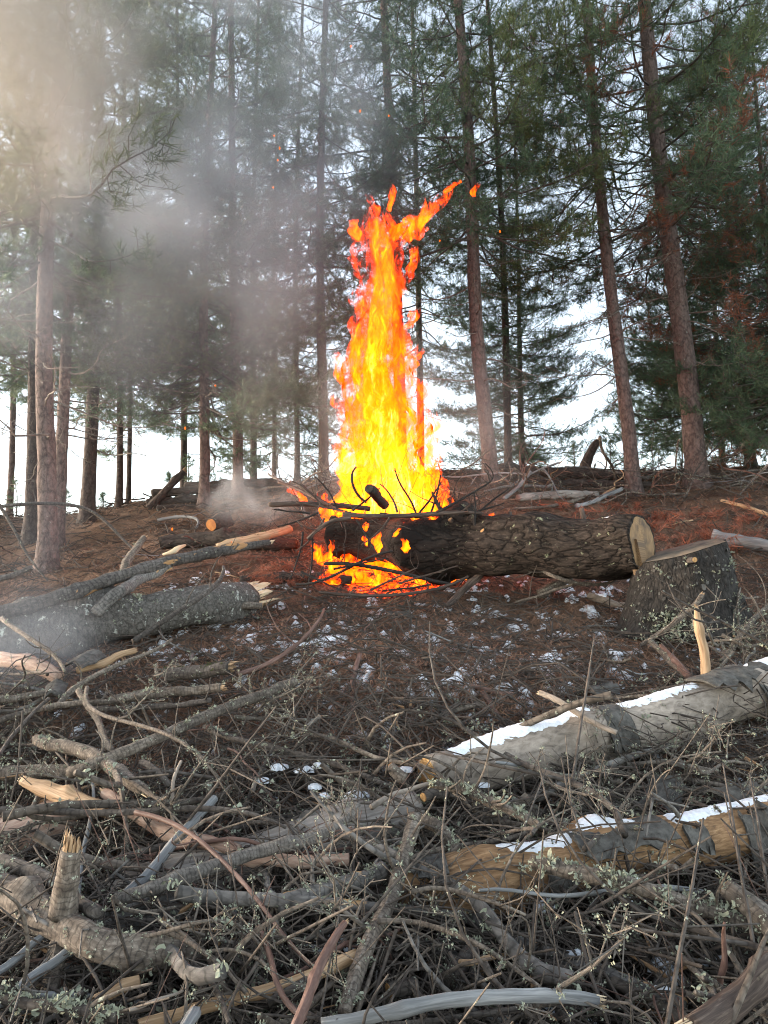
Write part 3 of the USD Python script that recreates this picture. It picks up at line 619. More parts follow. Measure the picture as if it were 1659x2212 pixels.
fo = at(842, 1272, FY)
fire = Thing('bonfire', 'tall orange and yellow column of flames roaring up from the brush behind the log', 'fire', origin=fo)
for k, s in ((.9, 1), (.66, 2), (.34, 3)):
    m, h, e = flame_shell(k, s)
    fire.part('flame', m, M['flame'], prim={'glowmap': np.stack([h + .5, e + .5, 0 * h], 1)})
LICKS = [(880, 520, 990, 365, 24.48, 0, 0.08), (900, 500, 945, 400, 17.28, 1, 0.03), (1022, 425, 1034, 378, 9, 2, -0.02), (880, 710, 912, 650, 15.84, 6, 0.05), (890, 985, 950, 860, 25.92, 7, 0.1), (882, 820, 906, 720, 17.28, 8, 0.06), (745, 840, 715, 720, 17.28, 10, 0.04), (880, 600, 912, 510, 17.28, 11, 0.0), (740, 1010, 712, 930, 15.84, 12, 0.12), (660, 1090, 622, 1035, 15.84, 13, 0.1), (705, 1100, 690, 1040, 17.28, 14, 0.15), (1026, 1130, 1030, 1062, 7, 15, 0.3), (1040, 1125, 1072, 1100, 9, 16, 0.25), (1128, 1118, 1135, 1098, 8, 17, 0.3), (965, 1120, 985, 1040, 18.72, 18, 0.15), (925, 1060, 955, 960, 18.72, 19, 0.12), (790, 700, 752, 600, 17.28, 20, 0.02), (850, 520, 905, 440, 17.28, 21, 0.0), (890, 900, 915, 800, 17.28, 23, 0.05), (740, 920, 722, 830, 15.84, 24, 0.06), (900, 520, 925, 470, 14, 27, 0.02), (935, 455, 975, 400, 14, 28, 0.02), (960, 420, 998, 380, 10, 29, 0.0), (815, 470, 790, 392, 11, 31, 0.0), (838, 460, 852, 385, 10, 32, 0.0), (775, 520, 748, 455, 13, 33, 0.0)]
for x0, y0, x1, y1, w, s, h in LICKS:
    m, hh, e = flame_tongue(x0, y0, x1, y1, w, FY + .1 * math.sin(s * 2.3), s + 40, h + .05)
    fire.part('flame', m, M['flame_lick'], prim={'glowmap': np.stack([hh + .5, e + .5, 0 * hh], 1)})

# low flames under and before the burning log
RF = np.random.default_rng(12)
for k in range(46):
    x = 680 + 320 * (k + RF.uniform()) / 46; y = 1268 - abs(x - 845) * .06 + RF.uniform(-50, 6); Yl = hit(x, min(y, 1276), .02)[1]; hgt = RF.uniform(18, 58); w = RF.uniform(8, 18)
    m, hh, e = flame_tongue(x, y, x + RF.normal() * 10, y - hgt, w, min(Yl, 7.3), 200 + k, RF.uniform(.05, .4), edge=.03)
    fire.part('flame', m, M['flame_lick'], prim={'glowmap': np.stack([hh + .5, e + .5, 0 * hh], 1)})
for k, (x, y, hgt, w) in enumerate(((788, 1150, 30, 6), (818, 1195, 60, 9), (878, 1195, 40, 9), (792, 1180, 34, 5), (852, 1160, 26, 5), (716, 1195, 46, 6), (875, 1140, 24, 4), (735, 1118, 18, 9), (775, 1122, 22, 12), (935, 1126, 22, 14), (990, 1128, 20, 12), (1040, 1132, 14, 10), (895, 1124, 20, 12))):
    m, hh, e = flame_tongue(x, y, x + RF.normal() * 5, y - hgt, w, 6.62 if y > 1140 else 6.95, 300 + k, .3, edge=.02)
    fire.part('flame', m, M['flame_lick'], prim={'glowmap': np.stack([hh + .5, e + .5, 0 * hh], 1)})
# the bed of embers
ec = hit(838, 1262, 0); u_, v_ = np.meshgrid(np.linspace(0, 1, 26), np.linspace(0, 2 * np.pi, 49), indexing='ij')
ex, ey = ec[0] + u_ * np.cos(v_) * .66, ec[1] + .25 + u_ * np.sin(v_) * .62
ez = ground(ex, ey) + .05 * (1 - u_ ** 2) + .07 * (meshkit.fbm(np.stack([ex * 9, ey * 9, 0 * ex], -1), 3, 6) - .5) * (1 - u_ ** 4) - .02 * (u_ > .98)
i, j = np.meshgrid(np.arange(25), np.arange(48), indexing='ij'); q = np.stack([i * 49 + j, (i + 1) * 49 + j, (i + 1) * 49 + j + 1, i * 49 + j + 1], -1).reshape(-1, 4)
M['embers'] = usdkit.material(stage, LK + 'embers', {'g': ('geometry', {}), 'n': ('noise_texture', {'scale': 16., 'detail': 5., 'roughness': .65, 'distortion': 1.}), 'r': ('rgb_ramp', {'ramp': [(.42, (0, 0, 0)), (.48, (1.2, .03, .001)), (.55, (5., .24, .005)), (.64, (8., .8, .02)), (.76, (10, 1.7, .2))]}),
    'p': ('principled_bsdf', {'base_color': (.02, .018, .016), 'roughness': .95, 'emission_strength': 1.0 * FS})}, [('g.position', 'n.vector'), ('n.fac', 'r.fac'), ('r.color', 'p.emission_color')], surface='p.BSDF')
fire.part('ember_bed', (np.stack([ex, ey, ez], -1).reshape(-1, 3), np.vstack([q[:, [0, 1, 2]], q[:, [0, 2, 3]]])), M['embers'])
# sparks
M['spark'] = usdkit.material(stage, LK + 'spark', {'e': ('emission', {'color': (2.2, .35, .02), 'strength': 1.2 * FS})}, surface='e.emission')
import trimesh
for k, (x, y) in enumerate(((465, 833), (400, 925), (590, 405), (758, 100), (592, 293), (604, 320), (600, 346), (778, 240), (840, 250), (372, 1143), (500, 1172), (900, 560), (950, 520), (1080, 500))):
    mm = trimesh.creation.icosphere(1, 1.0); c = at(x, y, 7.0 + .1 * (k % 5)); vv = np.array(mm.vertices) * [.006, .006, .016 if k % 2 else .01] + c
    single('spark', (vv, np.array(mm.faces)), M['spark'], 'glowing orange spark drifting in the air around the fire', 'spark', 'sparks drifting round the fire')
# ------------------------------------------------------------------ felled logs and branches
LG = (.36, .37, .29)
M['grey_bark'] = mat_wood('grey_bark', (.024, .018, .014), (.105, .084, .067), (.235, .2, .165), su=60, sv=24, lich=.28, rings=16., lich_col=LG)
M['dark_bark'] = mat_wood('dark_bark', (.025, .02, .017), (.065, .053, .045), (.13, .115, .1), su=70, sv=20, lich=.22, rings=11., lich_col=LG)
M['ridged_bark'] = mat_wood('ridged_bark', (.04, .034, .03), (.115, .1, .088), (.22, .2, .18), su=60, sv=30, lich=.2, rings=24., peel=(.42, .27, .13), peel_at=.66, lich_col=LG, pw=(14, 2.4))
M['peeling_bark'] = mat_wood('peeling_bark', (.045, .04, .036), (.12, .108, .098), (.24, .22, .2), su=60, sv=20, lich=.2, rings=13., peel=(.42, .25, .12), peel_at=.58, lich_col=LG, pw=(9, 4))
M['dark_peel'] = mat_wood('dark_peel', (.02, .017, .015), (.065, .056, .05), (.14, .125, .112), su=60, sv=20, lich=.2, rings=9., peel=(.36, .2, .09), peel_at=.6, lich_col=LG, pw=(9, 4))
M['red_bark'] = mat_wood('red_bark', (.045, .025, .02), (.11, .062, .048), (.2, .13, .105), su=70, sv=12, rough=.6, bd=.002)
M['silver_wood'] = mat_wood('silver_wood', (.07, .07, .07), (.165, .165, .165), (.3, .295, .29), su=120, sv=5, rough=.8, bump=.5, bd=.003)
M['tan_wood'] = mat_wood('tan_wood', (.07, .055, .045), (.23, .19, .155), (.36, .305, .255), su=30, sv=14, rough=.85, bump=.8, bd=.005)
M['orange_wood'] = mat_wood('orange_wood', (.04, .024, .015), (.2, .115, .058), (.4, .26, .145), su=70, sv=14, rough=.85, bump=.9, bd=.004)
M['honey_wood'] = mat_wood('honey_wood', (.13, .075, .04), (.32, .205, .115), (.47, .34, .22), su=120, sv=5, rough=.7, bump=.5, bd=.003)
M['pink_wood'] = mat_wood('pink_wood', (.16, .085, .06), (.33, .22, .165), (.46, .36, .29), su=60, sv=9, rough=.75, bump=.5, bd=.003, peel=(.3, .13, .07), peel_at=.6)
M['old_wood'] = mat_wood('old_wood', (.09, .078, .068), (.2, .175, .155), (.33, .3, .27), su=70, sv=6, rough=.9, bump=.8, bd=.006)
M['charred'] = mat_wood('charred', (.008, .007, .007), (.02, .017, .015), (.05, .042, .038), su=40, sv=20, rough=.9, bump=.9, bd=.012)
M['scorched'] = mat_wood('scorched', (.014, .01, .008), (.055, .038, .03), (.16, .12, .095), su=90, sv=8)
M['log_bark'] = mat_bark('log_bark', (.018, .014, .012), (.085, .066, .055), 20., 7., lich=.16, bd=.02, lich_col=(.24, .27, .19))
M['stump_bark'] = mat_bark('stump_bark', (.010, .009, .008), (.05, .043, .038), 22., 9., lich=.06, bd=.022, lich_col=(.33, .36, .3))
M['lichen_bark'] = mat_bark('lichen_bark', (.035, .031, .027), (.16, .145, .13), 16., 22., lich=.4, bd=.014, lich_col=(.36, .37, .33))
M['bark_plate'] = mat_plain('bark_plate', (.03, .027, .024), (.12, .112, .1), 24., bump=1.0, bd=.012)
M['cut_fresh'] = mat_cut('cut_fresh', (.5, .31, .13), (.38, .2, .075), (.3, .16, .07))
M['cut_tan'] = mat_cut('cut_tan', (.3, .185, .09), (.2, .12, .058), (.07, .05, .036))
M['cut_grey'] = mat_cut('cut_grey', (.2, .155, .11), (.13, .1, .075), (.06, .05, .043))
M['cut_orange'] = mat_cut('cut_orange', (.55, .25, .07), (.4, .15, .04), (.28, .1, .03))
M['splinter_wood'] = mat_wood('splinter_wood', (.3, .2, .11), (.55, .43, .28), (.7, .6, .46), su=130, sv=6, rough=.8, bump=.4, bd=.002)
M['snow'] = mat_plain('snow', (.52, .54, .58), (.74, .755, .79), 60., rough=.6, bump=.35, bd=.005, spec=.3)
M['lichen'] = mat_plain('lichen', (.26, .27, .2), (.56, .55, .44), 20., rough=.95, vary=True)
M['moss'] = mat_plain('moss', (.05, .055, .02), (.17, .16, .07), 30., rough=.95, vary=True)

def burn(name, of, y0, y1):
    """A copy of a bark that is burnt black towards the start of the log."""
    src = usdkit.material
    n = {'uv': ('uvmap', {'attribute': 'st'}), 'geo': ('geometry', {}), 'm': ('mapping', {'scale': (16., 5., 1.)}), 'w': ('noise_texture', {'scale': 1.2, 'detail': 5.}), 'wa': ('mix', {'mix_type': 'linear_light', 'fac': .9}),
         'v': ('voronoi_texture', {'feature': 'distance_to_edge', 'scale': 1.0}), 'cr': ('rgb_ramp', {'ramp': [(0., (.3, .3, .3)), (.08, (.75, .75, .75)), (.25, (1, 1, 1))]}),
         'fn': ('noise_texture', {'scale': 3.0, 'detail': 8.0, 'roughness': .72}), 'fr': ('rgb_ramp', {'ramp': [(.28, (.01, .008, .007)), (.55, (.042, .032, .026)), (.75, (.11, .086, .07))]}), 'mu': ('mix', {'mix_type': 'multiply', 'fac': .9}),
         'ln': ('noise_texture', {'scale': 17., 'detail': 7., 'roughness': .72}), 'lr': ('rgb_ramp', {'ramp': [(.62, (0, 0, 0)), (.65, (1, 1, 1))]}), 'lx': ('mix', {'mix_type': 'mix', 'color2': (.22, .23, .15)}),
         'sx': ('separate_xyz', {}), 'bn': ('noise_texture', {'scale': 5., 'detail': 4.}), 'ba': ('math', {'math_type': 'multiply_add', 'value2': 1.2, 'value3': -.6}), 'bs': ('math', {'math_type': 'add'}), 'bm': ('map_range', {'range_type': 'smoothstep', 'from_min': y0, 'from_max': y1, 'to_min': 1., 'to_max': 0., 'clamp': True}), 'bx': ('mix', {'mix_type': 'mix', 'color2': (.012, .010, .009)}),
         'h': ('mix', {'mix_type': 'multiply', 'fac': .6}), 'bump': ('bump', {'strength': 1., 'distance': .03}), 'p': ('principled_bsdf', {'roughness': .9, 'specular_ior_level': .12})}
    l = [('uv.UV', 'm.vector'), ('m.vector', 'w.vector'), ('m.vector', 'wa.color1'), ('w.color', 'wa.color2'), ('wa.color', 'v.vector'), ('v.distance', 'cr.fac'), ('m.vector', 'fn.vector'), ('fn.fac', 'fr.fac'), ('fr.color', 'mu.color1'), ('cr.color', 'mu.color2'),
         ('geo.position', 'ln.vector'), ('ln.fac', 'lr.fac'), ('lr.color', 'lx.fac'), ('mu.color', 'lx.color1'), ('uv.UV', 'sx.vector'), ('geo.position', 'bn.vector'), ('bn.fac', 'ba.value1'), ('ba.value', 'bs.value1'), ('sx.y', 'bs.value2'), ('bs.value', 'bm.value'), ('bm.result', 'bx.fac'), ('lx.color', 'bx.color1'), ('bx.color', 'p.base_color'),
         ('cr.color', 'h.color1'), ('fn.color', 'h.color2'), ('h.color', 'bump.height'), ('bump.normal', 'p.normal')]
    return usdkit.material(stage, LK + name, n, l, surface='p.BSDF')
M['burnt_log_bark'] = burn('burnt_log_bark', None, .9, 1.7)
def up_angle(info):
    z = np.array([0, 0, 1.0])
    return np.arctan2(info['b'] @ z, info['a'] @ z)
def flakes(info, n, size, seed, u0=0., u1=1., spread=1.5, per=13, hang=0.0):
    """Leafy lichen: small crumpled lobes standing off the bark."""
    rng = np.random.default_rng(seed); S = info['s']; p = info['p']; ph0 = up_angle(info); out_v, out_f, k0 = [], [], 0
    for _ in range(n):
        s = S[-1] * rng.uniform(u0, u1); i = int(np.argmin(abs(S - s))); ph = ph0[i] + rng.normal() * spread
        nrm = math.cos(ph) * info['a'][i] + math.sin(ph) * info['b'][i]; c = p[i] + nrm * info['r'][i] * .97 + info['t'][i] * rng.normal() * .02
        sc = size * .5 * rng.lognormal(0, .4)
        for _k in range(per):
            d = nrm * rng.uniform(.1, 1) + rng.normal(size=3) * .8; d[2] -= hang; d /= np.linalg.norm(d)
            w = np.cross(d, rng.normal(size=3)); w /= np.linalg.norm(w); o = c + rng.normal(size=3) * sc * .45
            L = sc * rng.uniform(.5, 1.1); q = np.cross(d, w)
            m = o + d * L * .55; e = m + (d + w * rng.normal() * .6 + q * rng.normal() * .6) * L * .45
            v = [o - w * L * .09, o + w * L * .09, m + w * L * .26, m - w * L * .22, e + w * L * .3, e - w * L * .3, e + d * L * .15]
            out_v += v; b = k0; out_f += [[b, b + 1, b + 2], [b, b + 2, b + 3], [b + 3, b + 2, b + 4], [b + 3, b + 6, b + 5], [b + 3, b + 4, b + 6]]; k0 += 7
    return np.array(out_v), np.array(out_f)
def snow_cap(info, u0, u1, width, thick=.018, seed=0, n=40, shift=0.0):
    """Thin, ragged, granular snow that lies along the top of a log."""
    S = info['s']; s_ = np.arange(u0 * S[-1], u1 * S[-1], .009)
    if len(s_) < 3: s_ = np.linspace(u0 * S[-1], u1 * S[-1], 6)
    ip = lambda A: np.stack([np.interp(s_, S, A[:, k]) for k in range(A.shape[1])], 1)
    P, A, B_, RR = ip(info['p']), ip(info['a']), ip(info['b']), ip(info['rr']); ph0 = np.interp(s_, S, np.unwrap(up_angle(info))) + shift
    w = np.linspace(-1, 1, n); ph = ph0[:, None] + w[None] * width * 1.7; r = RR.mean(1)[:, None]
    e = np.minimum(s_ - s_[0], s_[-1] - s_)[:, None] / .05
    q = np.stack([np.repeat(s_[:, None], n, 1), w[None] * width * 1.7 * r, np.zeros((len(s_), n))], -1) + seed
    lvl = 1.0 - (np.abs(w)[None] * 1.7) ** 1.5 + 1.5 * (meshkit.fbm(q * 16, 3, seed) - .5) + 1.1 * (meshkit.fbm(q * 55, 2, seed + 3) - .5) - 1.2 * np.clip(1 - e, 0, 1) - .15
    t = thick * np.clip(lvl, -.6, .75) + .003 * (meshkit.fbm(q * 150, 2, seed + 5) - .5)
    idx = np.mod(ph, 2 * np.pi) / (2 * np.pi) * (RR.shape[1] - 1); i0 = np.floor(idx).astype(int); f_ = idx - i0; rows = np.arange(len(s_))[:, None]
    rr = RR[rows, i0] * (1 - f_) + RR[rows, np.minimum(i0 + 1, RR.shape[1] - 1)] * f_
    V = P[:, None] + (rr + t)[..., None] * (np.cos(ph)[..., None] * A[:, None] + np.sin(ph)[..., None] * B_[:, None])
    m = len(s_); ii, jj = np.meshgrid(np.arange(m - 1), np.arange(n - 1), indexing='ij')
    q4 = np.stack([ii * n + jj, ii * n + jj + 1, (ii + 1) * n + jj + 1, (ii + 1) * n + jj], -1).reshape(-1, 4); q4 = q4[(lvl.ravel()[q4] > -.2).any(1)]
    used, inv = np.unique(q4, return_inverse=True); inv = inv.reshape(q4.shape)
    return V.reshape(-1, 3)[used], np.vstack([inv[:, [0, 1, 2]], inv[:, [0, 2, 3]]])

FWD = np.array([0, math.cos(PITCH), math.sin(PITCH)])
def place(q):
    """(x, y, h) lies h above the ground; (x, y, None, Y) stands at distance Y."""
    return at(q[0], q[1], q[3]) if len(q) > 3 else hit(q[0], q[1], q[2])
_seed = [500]
def B(label, pts, rad, mat, cat='branch', name=None, end0=None, end1=None, lich=0, lsize=.016, lrange=(0, 1), lmat='lichen', snow=None, twigs=0, tlen=.3, sides=None, rough=.09, ridge=0.0, wob=None, group=None, step=None, extra=None, tmat=None, ltspread=1.3):
    _seed[0] += 1; seed = _seed[0]; rng = np.random.default_rng(seed)
    P = np.array([place(q) for q in pts]); dep = (P - EYE) @ FWD
    R = np.broadcast_to(np.asarray(rad, float), (len(P),)) * dep / FPX
    if cat == 'branch': R = R * .82
    big = R.max() > .06
    sides = sides or (22 if big else 12 if R.max() > .02 else 8)
    L = np.linalg.norm(np.diff(P, axis=0), axis=1).sum()
    step = step or (.03 if big else max(.02, L / 40))
    mesh, info = limb(P, R, sides, step, (.004 if not big else .0) + (R.mean() * .2 if not big else 0) if wob is None else wob, rough, seed, ridge, knots=int(L / .16) + 1)
    th = Thing(name or ('log' if cat == 'log' else 'fallen_branch'), label, cat, group, origin=P.mean(0) - [0, 0, R.mean()])
    th.part('bark' if 'bark' in mat else 'wood', mesh, M[mat]); th.info = info; th.P = P
    for e, i in ((end0, 0), (end1, -1)):
        if e is None: continue
        if e.startswith('broken'): th.part('torn_end', splinters(info, i, max(.03, info['r'][i] * (4.5 if 'long' in e else 2.2)), seed + i, 14 if big else 9), M['splinter_wood' if 'pale' in e else 'honey_wood'], smooth=False)
        else: th.part('cut_end', cut_disc(info, i), M[e], smooth=False)
    if lich: th.part('lichen', flakes(info, lich, lsize, seed, lrange[0], lrange[1], ltspread), M[lmat], smooth=False, kind='stuff')
    for s in (snow or ()): th.part('snow', snow_cap(info, s[0], s[1], s[2], s[3] if len(s) > 3 else .018, seed + int(s[0] * 50), shift=s[4] if len(s) > 4 else 0.), M['snow'])
    for k in range(twigs):
        s = rng.uniform(.1, .97); i = int(s * (len(info['p']) - 1)); ph = rng.uniform(0, 6.28)
        nrm = math.cos(ph) * info['a'][i] + math.sin(ph) * info['b'][i]; nrm = nrm + np.array([0, 0, .35])
        d = nrm + info['t'][i] * rng.uniform(-.2, 1.0); d /= np.linalg.norm(d); o = info['p'][i]
        l = tlen * rng.uniform(.4, 1.2); r0 = min(info['r'][i] * .45, .007) * rng.uniform(.6, 1)
        q = [o, o + d * l * .5 + rng.normal(size=3) * l * .07, o + d * l + rng.normal(size=3) * l * .16]
        th.part('twig', limb(q, [r0, r0 * .8, r0 * .4], 6, .04, .004, .08, seed + k)[0], M[tmat or mat])
    if extra: extra(th, info, rng)
    return th
def stub(th, info, u, ph, length, r, mat, cut='cut_fresh', lean=.2, name='branch_stub', seed=1):
    i = int(u * (len(info['p']) - 1)); a0 = up_angle(info)[i] + ph
    nrm = math.cos(a0) * info['a'][i] + math.sin(a0) * info['b'][i]; d = nrm + info['t'][i] * lean; d /= np.linalg.norm(d)
    o = info['p'][i] + nrm * info['r'][i] * .8
    m, inf = limb([o, o + d * (length * .5 + info['r'][i] * .1), o + d * (length + info['r'][i] * .2)], [r * 1.25, r, r * .92], 10, .02, .002, .12, seed)
    p = th.part(name, m, M[mat])
    if cut: th.part('cut_end', cut_disc(inf, -1), M[cut], parent=p, smooth=False)
    return inf
def slab(th, info, u0, u1, ph0, ph1, lift, mat, seed, name='bark_plate', parent=None):
    """A plate of loose bark that follows the log."""
    S = info['s']; sel = np.linspace(u0, u1, 12) * (len(S) - 1); n = 10; V = []; rng = np.random.default_rng(seed)
    for k, s in enumerate(sel):
        i = int(round(s)); base = up_angle(info)[i]
        jag0, jag1 = rng.normal() * .12, rng.normal() * .12
        ph = base + np.linspace(ph0 + jag0, ph1 + jag1, n)
        q = np.stack([np.full(n, s * .3), np.linspace(0, 2.5, n), np.zeros(n)], -1) + seed
        rr = info['r'][i] * 1.02 + lift * (.4 + 1.2 * meshkit.fbm(q, 3, seed)) + lift * 1.5 * (np.linspace(0, 1, n) ** 3)
        V.append(info['p'][i] + info['t'][i] * rng.normal() * .006 + rr[:, None] * (np.cos(ph)[:, None] * info['a'][i] + np.sin(ph)[:, None] * info['b'][i]))
    V = np.array(V); m = len(sel); ii, jj = np.meshgrid(np.arange(m - 1), np.arange(n - 1), indexing='ij')
    q = np.stack([ii * n + jj, ii * n + jj + 1, (ii + 1) * n + jj + 1, (ii + 1) * n + jj], -1).reshape(-1, 4)
    c = V.reshape(-1, 3); ax = np.repeat(np.array([info['p'][int(round(s))] for s in sel]), n, 0); inn = c + (ax - c) / np.linalg.norm(ax - c, axis=1, keepdims=True) * .012
    k = len(c); f = np.vstack([q[:, [0, 1, 2]], q[:, [0, 2, 3]]])
    rim = np.concatenate([np.arange(n), np.arange(1, m) * n + n - 1, (m - 1) * n + np.arange(n - 2, -1, -1), np.arange(m - 2, 0, -1) * n]); r2 = np.roll(rim, -1)
    side = np.vstack([np.stack([rim, r2, r2 + k], 1), np.stack([rim, r2 + k, rim + k], 1)])
    return th.part(name, (np.vstack([c, inn]), np.vstack([f, f[:, ::-1] + k, side])), M[mat], parent, smooth=30)

# --- the burning log and its stump
def log_extra(th, info, rng):
    for u, ph, l, r, c in ((.62, .1, .11, .02, None), (.84, .15, .12, .022, None), (.93, .0, .03, .014, None), (.66, -.9, .035, .022, 'cut_fresh'), (.57, -1.0, .03, .024, 'cut_fresh'), (.47, -.75, .1, .026, 'cut_tan'), (.36, .3, .07, .018, None), (.24, .1, .06, .02, None)):
        stub(th, info, u, -ph if True else ph, l, r, 'scorched', c, lean=-.25, seed=int(u * 100))
    th.part('lichen', flakes(info, 90, .022, 5, .5, .98, 1.0), M['lichen'], smooth=False, kind='stuff')
    th.part('snow', snow_cap(info, .9, .97, .35, .012, 3), M['snow'])
LOGP = [(728, 1160, None, 7.8), (905, 1174, None, 7.32), (1130, 1183, None, 6.7), (1330, 1179, None, 6.2), (1388, 1174, None, 6.05)]
burn_log = B('thick dark felled log lying in the fire, its sawn tan end resting by the stump', LOGP, [40, 46, 54, 60, 61], 'burnt_log_bark', cat='log', name='burning_log', end1='cut_tan', extra=log_extra, sides=48, rough=.13, lich=0, step=.02)
# holding wood torn down from the sawn face
hi = burn_log.info; c0 = hi['p'][-1]; t0, a0, b0 = hi['t'][-1], hi['a'][-1], hi['b'][-1]; r0 = hi['r'][-1]
sd = 1.0 if (b0 @ np.array([0, -1.0, 0])) > 0 else -1.0
n_ = 9; zz_ = np.linspace(.1, -1.55, n_); wd = np.interp(zz_, [-1.55, -.9, -.2, .1], [.05, .3, .5, .6]) * r0
fr = [c0 + t0 * (.02 + .05 * k / n_) + np.array([0, 0, z * r0]) + b0 * sd * (.35 * r0) for k, z in enumerate(zz_)]
vv = np.vstack([np.array([p_ - b0 * w * .5, p_ + b0 * w * .5, p_ + b0 * w * .5 - t0 * .09, p_ - b0 * w * .5 - t0 * .09]) for p_, w in zip(fr, wd)])
ff = []
for k in range(n_ - 1):
    for j in range(4):
        A, Bq = k * 4 + j, k * 4 + (j + 1) % 4
        ff += [[A, Bq, Bq + 4], [A, Bq + 4, A + 4]]
ff += [[0, 2, 1], [0, 3, 2]]
burn_log.part('hinge_wood', (vv, np.array(ff), np.stack([vv @ t0, vv @ a0], 1)), M['cut_tan'], smooth=False)

SB = at(1478, 1362, 6.0); SB[2] = ground(SB[0], SB[1]) - .05
def stump():
    th = Thing('tree_stump', 'broad dark bark stump with a sawn top beside the burning log', 'stump', origin=SB)
    na, nz = 72, 34; ph = np.linspace(0, 2 * np.pi, na + 1); top = at(1478, 1190, 6.0)[2] - SB[2]
    z = np.linspace(0, 1, nz); R = np.interp(z, [0, .15, .5, 1], [.56, .48, .40, .335])
    q = np.stack([np.repeat(np.cos(ph)[None] * 2.2, nz, 0), np.repeat(np.sin(ph)[None] * 2.2, nz, 0), np.repeat(z[:, None] * 1.2, na + 1, 1)], -1)
    rr = R[:, None] * (1 + .16 * (meshkit.fbm(q, 3, 3) - .5)) + .03 * (1 - z[:, None]) ** 2 * np.cos(5 * ph + 1)[None]
    q2 = np.stack([np.repeat(np.cos(ph)[None] * 9, nz, 0), np.repeat(np.sin(ph)[None] * 9, nz, 0), np.repeat(z[:, None] * 7, na + 1, 1)], -1)
    rr = rr + .06 * (meshkit.fbm(q2, 3, 4) - .5) + .05 * np.maximum(np.cos(4 * ph + .8)[None], 0) ** 2 * (1 - z[:, None]) ** 1.5; rr = rr * (1 - .1 * np.clip(z[:, None] - .86, 0, 1) / .14 * np.array(np.sin(ph * 3)[None] * .5 + .5))
    tilt = .10 * np.cos(ph - .35)                                     # the cut slopes
    h = z[:, None] * (top + tilt[None] * z[:, None])
    v = np.stack([SB[0] + rr * np.cos(ph), SB[1] + rr * np.sin(ph), SB[2] + h], -1)
    i, j = np.meshgrid(np.arange(nz - 1), np.arange(na), indexing='ij'); m = na + 1
    f = np.stack([i * m + j, i * m + j + 1, (i + 1) * m + j + 1, (i + 1) * m + j], -1).reshape(-1, 4)
    uv = np.stack([np.repeat(ph[None] * .4, nz, 0), h], -1).reshape(-1, 2)
    th.part('bark', (v.reshape(-1, 3), np.vstack([f[:, [0, 1, 2]], f[:, [0, 2, 3]]]), uv), M['stump_bark'])
    t = v[-1, :-1]; c = t.mean(0) + [0, 0, .004]; rim = c + (t - c) * .985 + [0, 0, .003]
    V = np.vstack([c, c + (t - c) * .5 + [0, 0, .004], rim]); F = []
    for k in range(na):
        k2 = (k + 1) % na; F += [[0, 1 + k, 1 + k2], [1 + k, 1 + na + k, 1 + na + k2], [1 + k, 1 + na + k2, 1 + k2]]
    th.part('cut_top', (V, np.array(F), (V - c)[:, :2]), M['cut_grey'], smooth=False)
    k = at(1495, 1210, SB[1] - .36); o = np.array([k[0], SB[1] - .3, k[2]])
    mk, ik = limb([o, o + [0, -.07, .0], o + [0.004, -.1, .0]], [.026, .022, .021], 12, .03, 0, .05, 3)
    p = th.part('branch_stub', mk, M['dark_bark']); th.part('cut_end', cut_disc(ik, -1), M['cut_fresh'], parent=p, smooth=False)
    rng = np.random.default_rng(4); vs, fs, n = [], [], 0
    for _ in range(150):                                               # bark scales that stand off
        a, zz = rng.uniform(math.pi, 2 * math.pi), rng.uniform(.03, .97); i = int(zz * (nz - 1)); jx = int(a / 6.2832 * na)
        o = v[i, jx]; nr = np.array([math.cos(a), math.sin(a), .1]); sdv = np.array([-math.sin(a), math.cos(a), 0]); s = rng.uniform(.008, .018)
        up = np.array([0, 0, 1.]); vs += [o - sdv * s, o + sdv * s * .9, o + sdv * s * .7 - up * s * 1.2 + nr * s * .3, o - sdv * s * .8 - up * s * 1.4 + nr * s * .4, o - up * s * 1.7 + nr * s * .3]
        fs += [[n, n + 1, n + 2], [n, n + 2, n + 3], [n + 3, n + 2, n + 4]]; n += 5
    th.part('bark_scales', (np.array(vs), np.array(fs)), M['bark_plate'], smooth=False, kind='stuff')
    vs, fs, n = [], [], 0
    for _ in range(170):                                               # lichen and frost low on the left
        left = rng.uniform() < .62
        a = rng.normal(4.2, .2) if left else rng.uniform(3.3, 6.2); zz = abs(rng.normal(.12, .1)) if left else rng.uniform(.02, .95); zz = min(zz, .97); i = int(zz * (nz - 1)); jx = int((a % 6.2832) / 6.2832 * na)
        o = v[i, jx]; nr = np.array([math.cos(a), math.sin(a), .3])
        for _k in range(7):
            d = nr + rng.normal(size=3) * .7; d /= np.linalg.norm(d); w = np.cross(d, rng.normal(size=3)); w /= np.linalg.norm(w); s = rng.uniform(.008, .02); o2 = o + rng.normal(size=3) * .012
            vs += [o2 - w * s * .3, o2 + w * s * .3, o2 + d * s + w * s * .5, o2 + d * s - w * s * .5]; fs += [[n, n + 1, n + 2], [n, n + 2, n + 3]]; n += 4
    th.part('lichen', (np.array(vs), np.array(fs)), M['lichen'], smooth=False, kind='stuff')
stump()

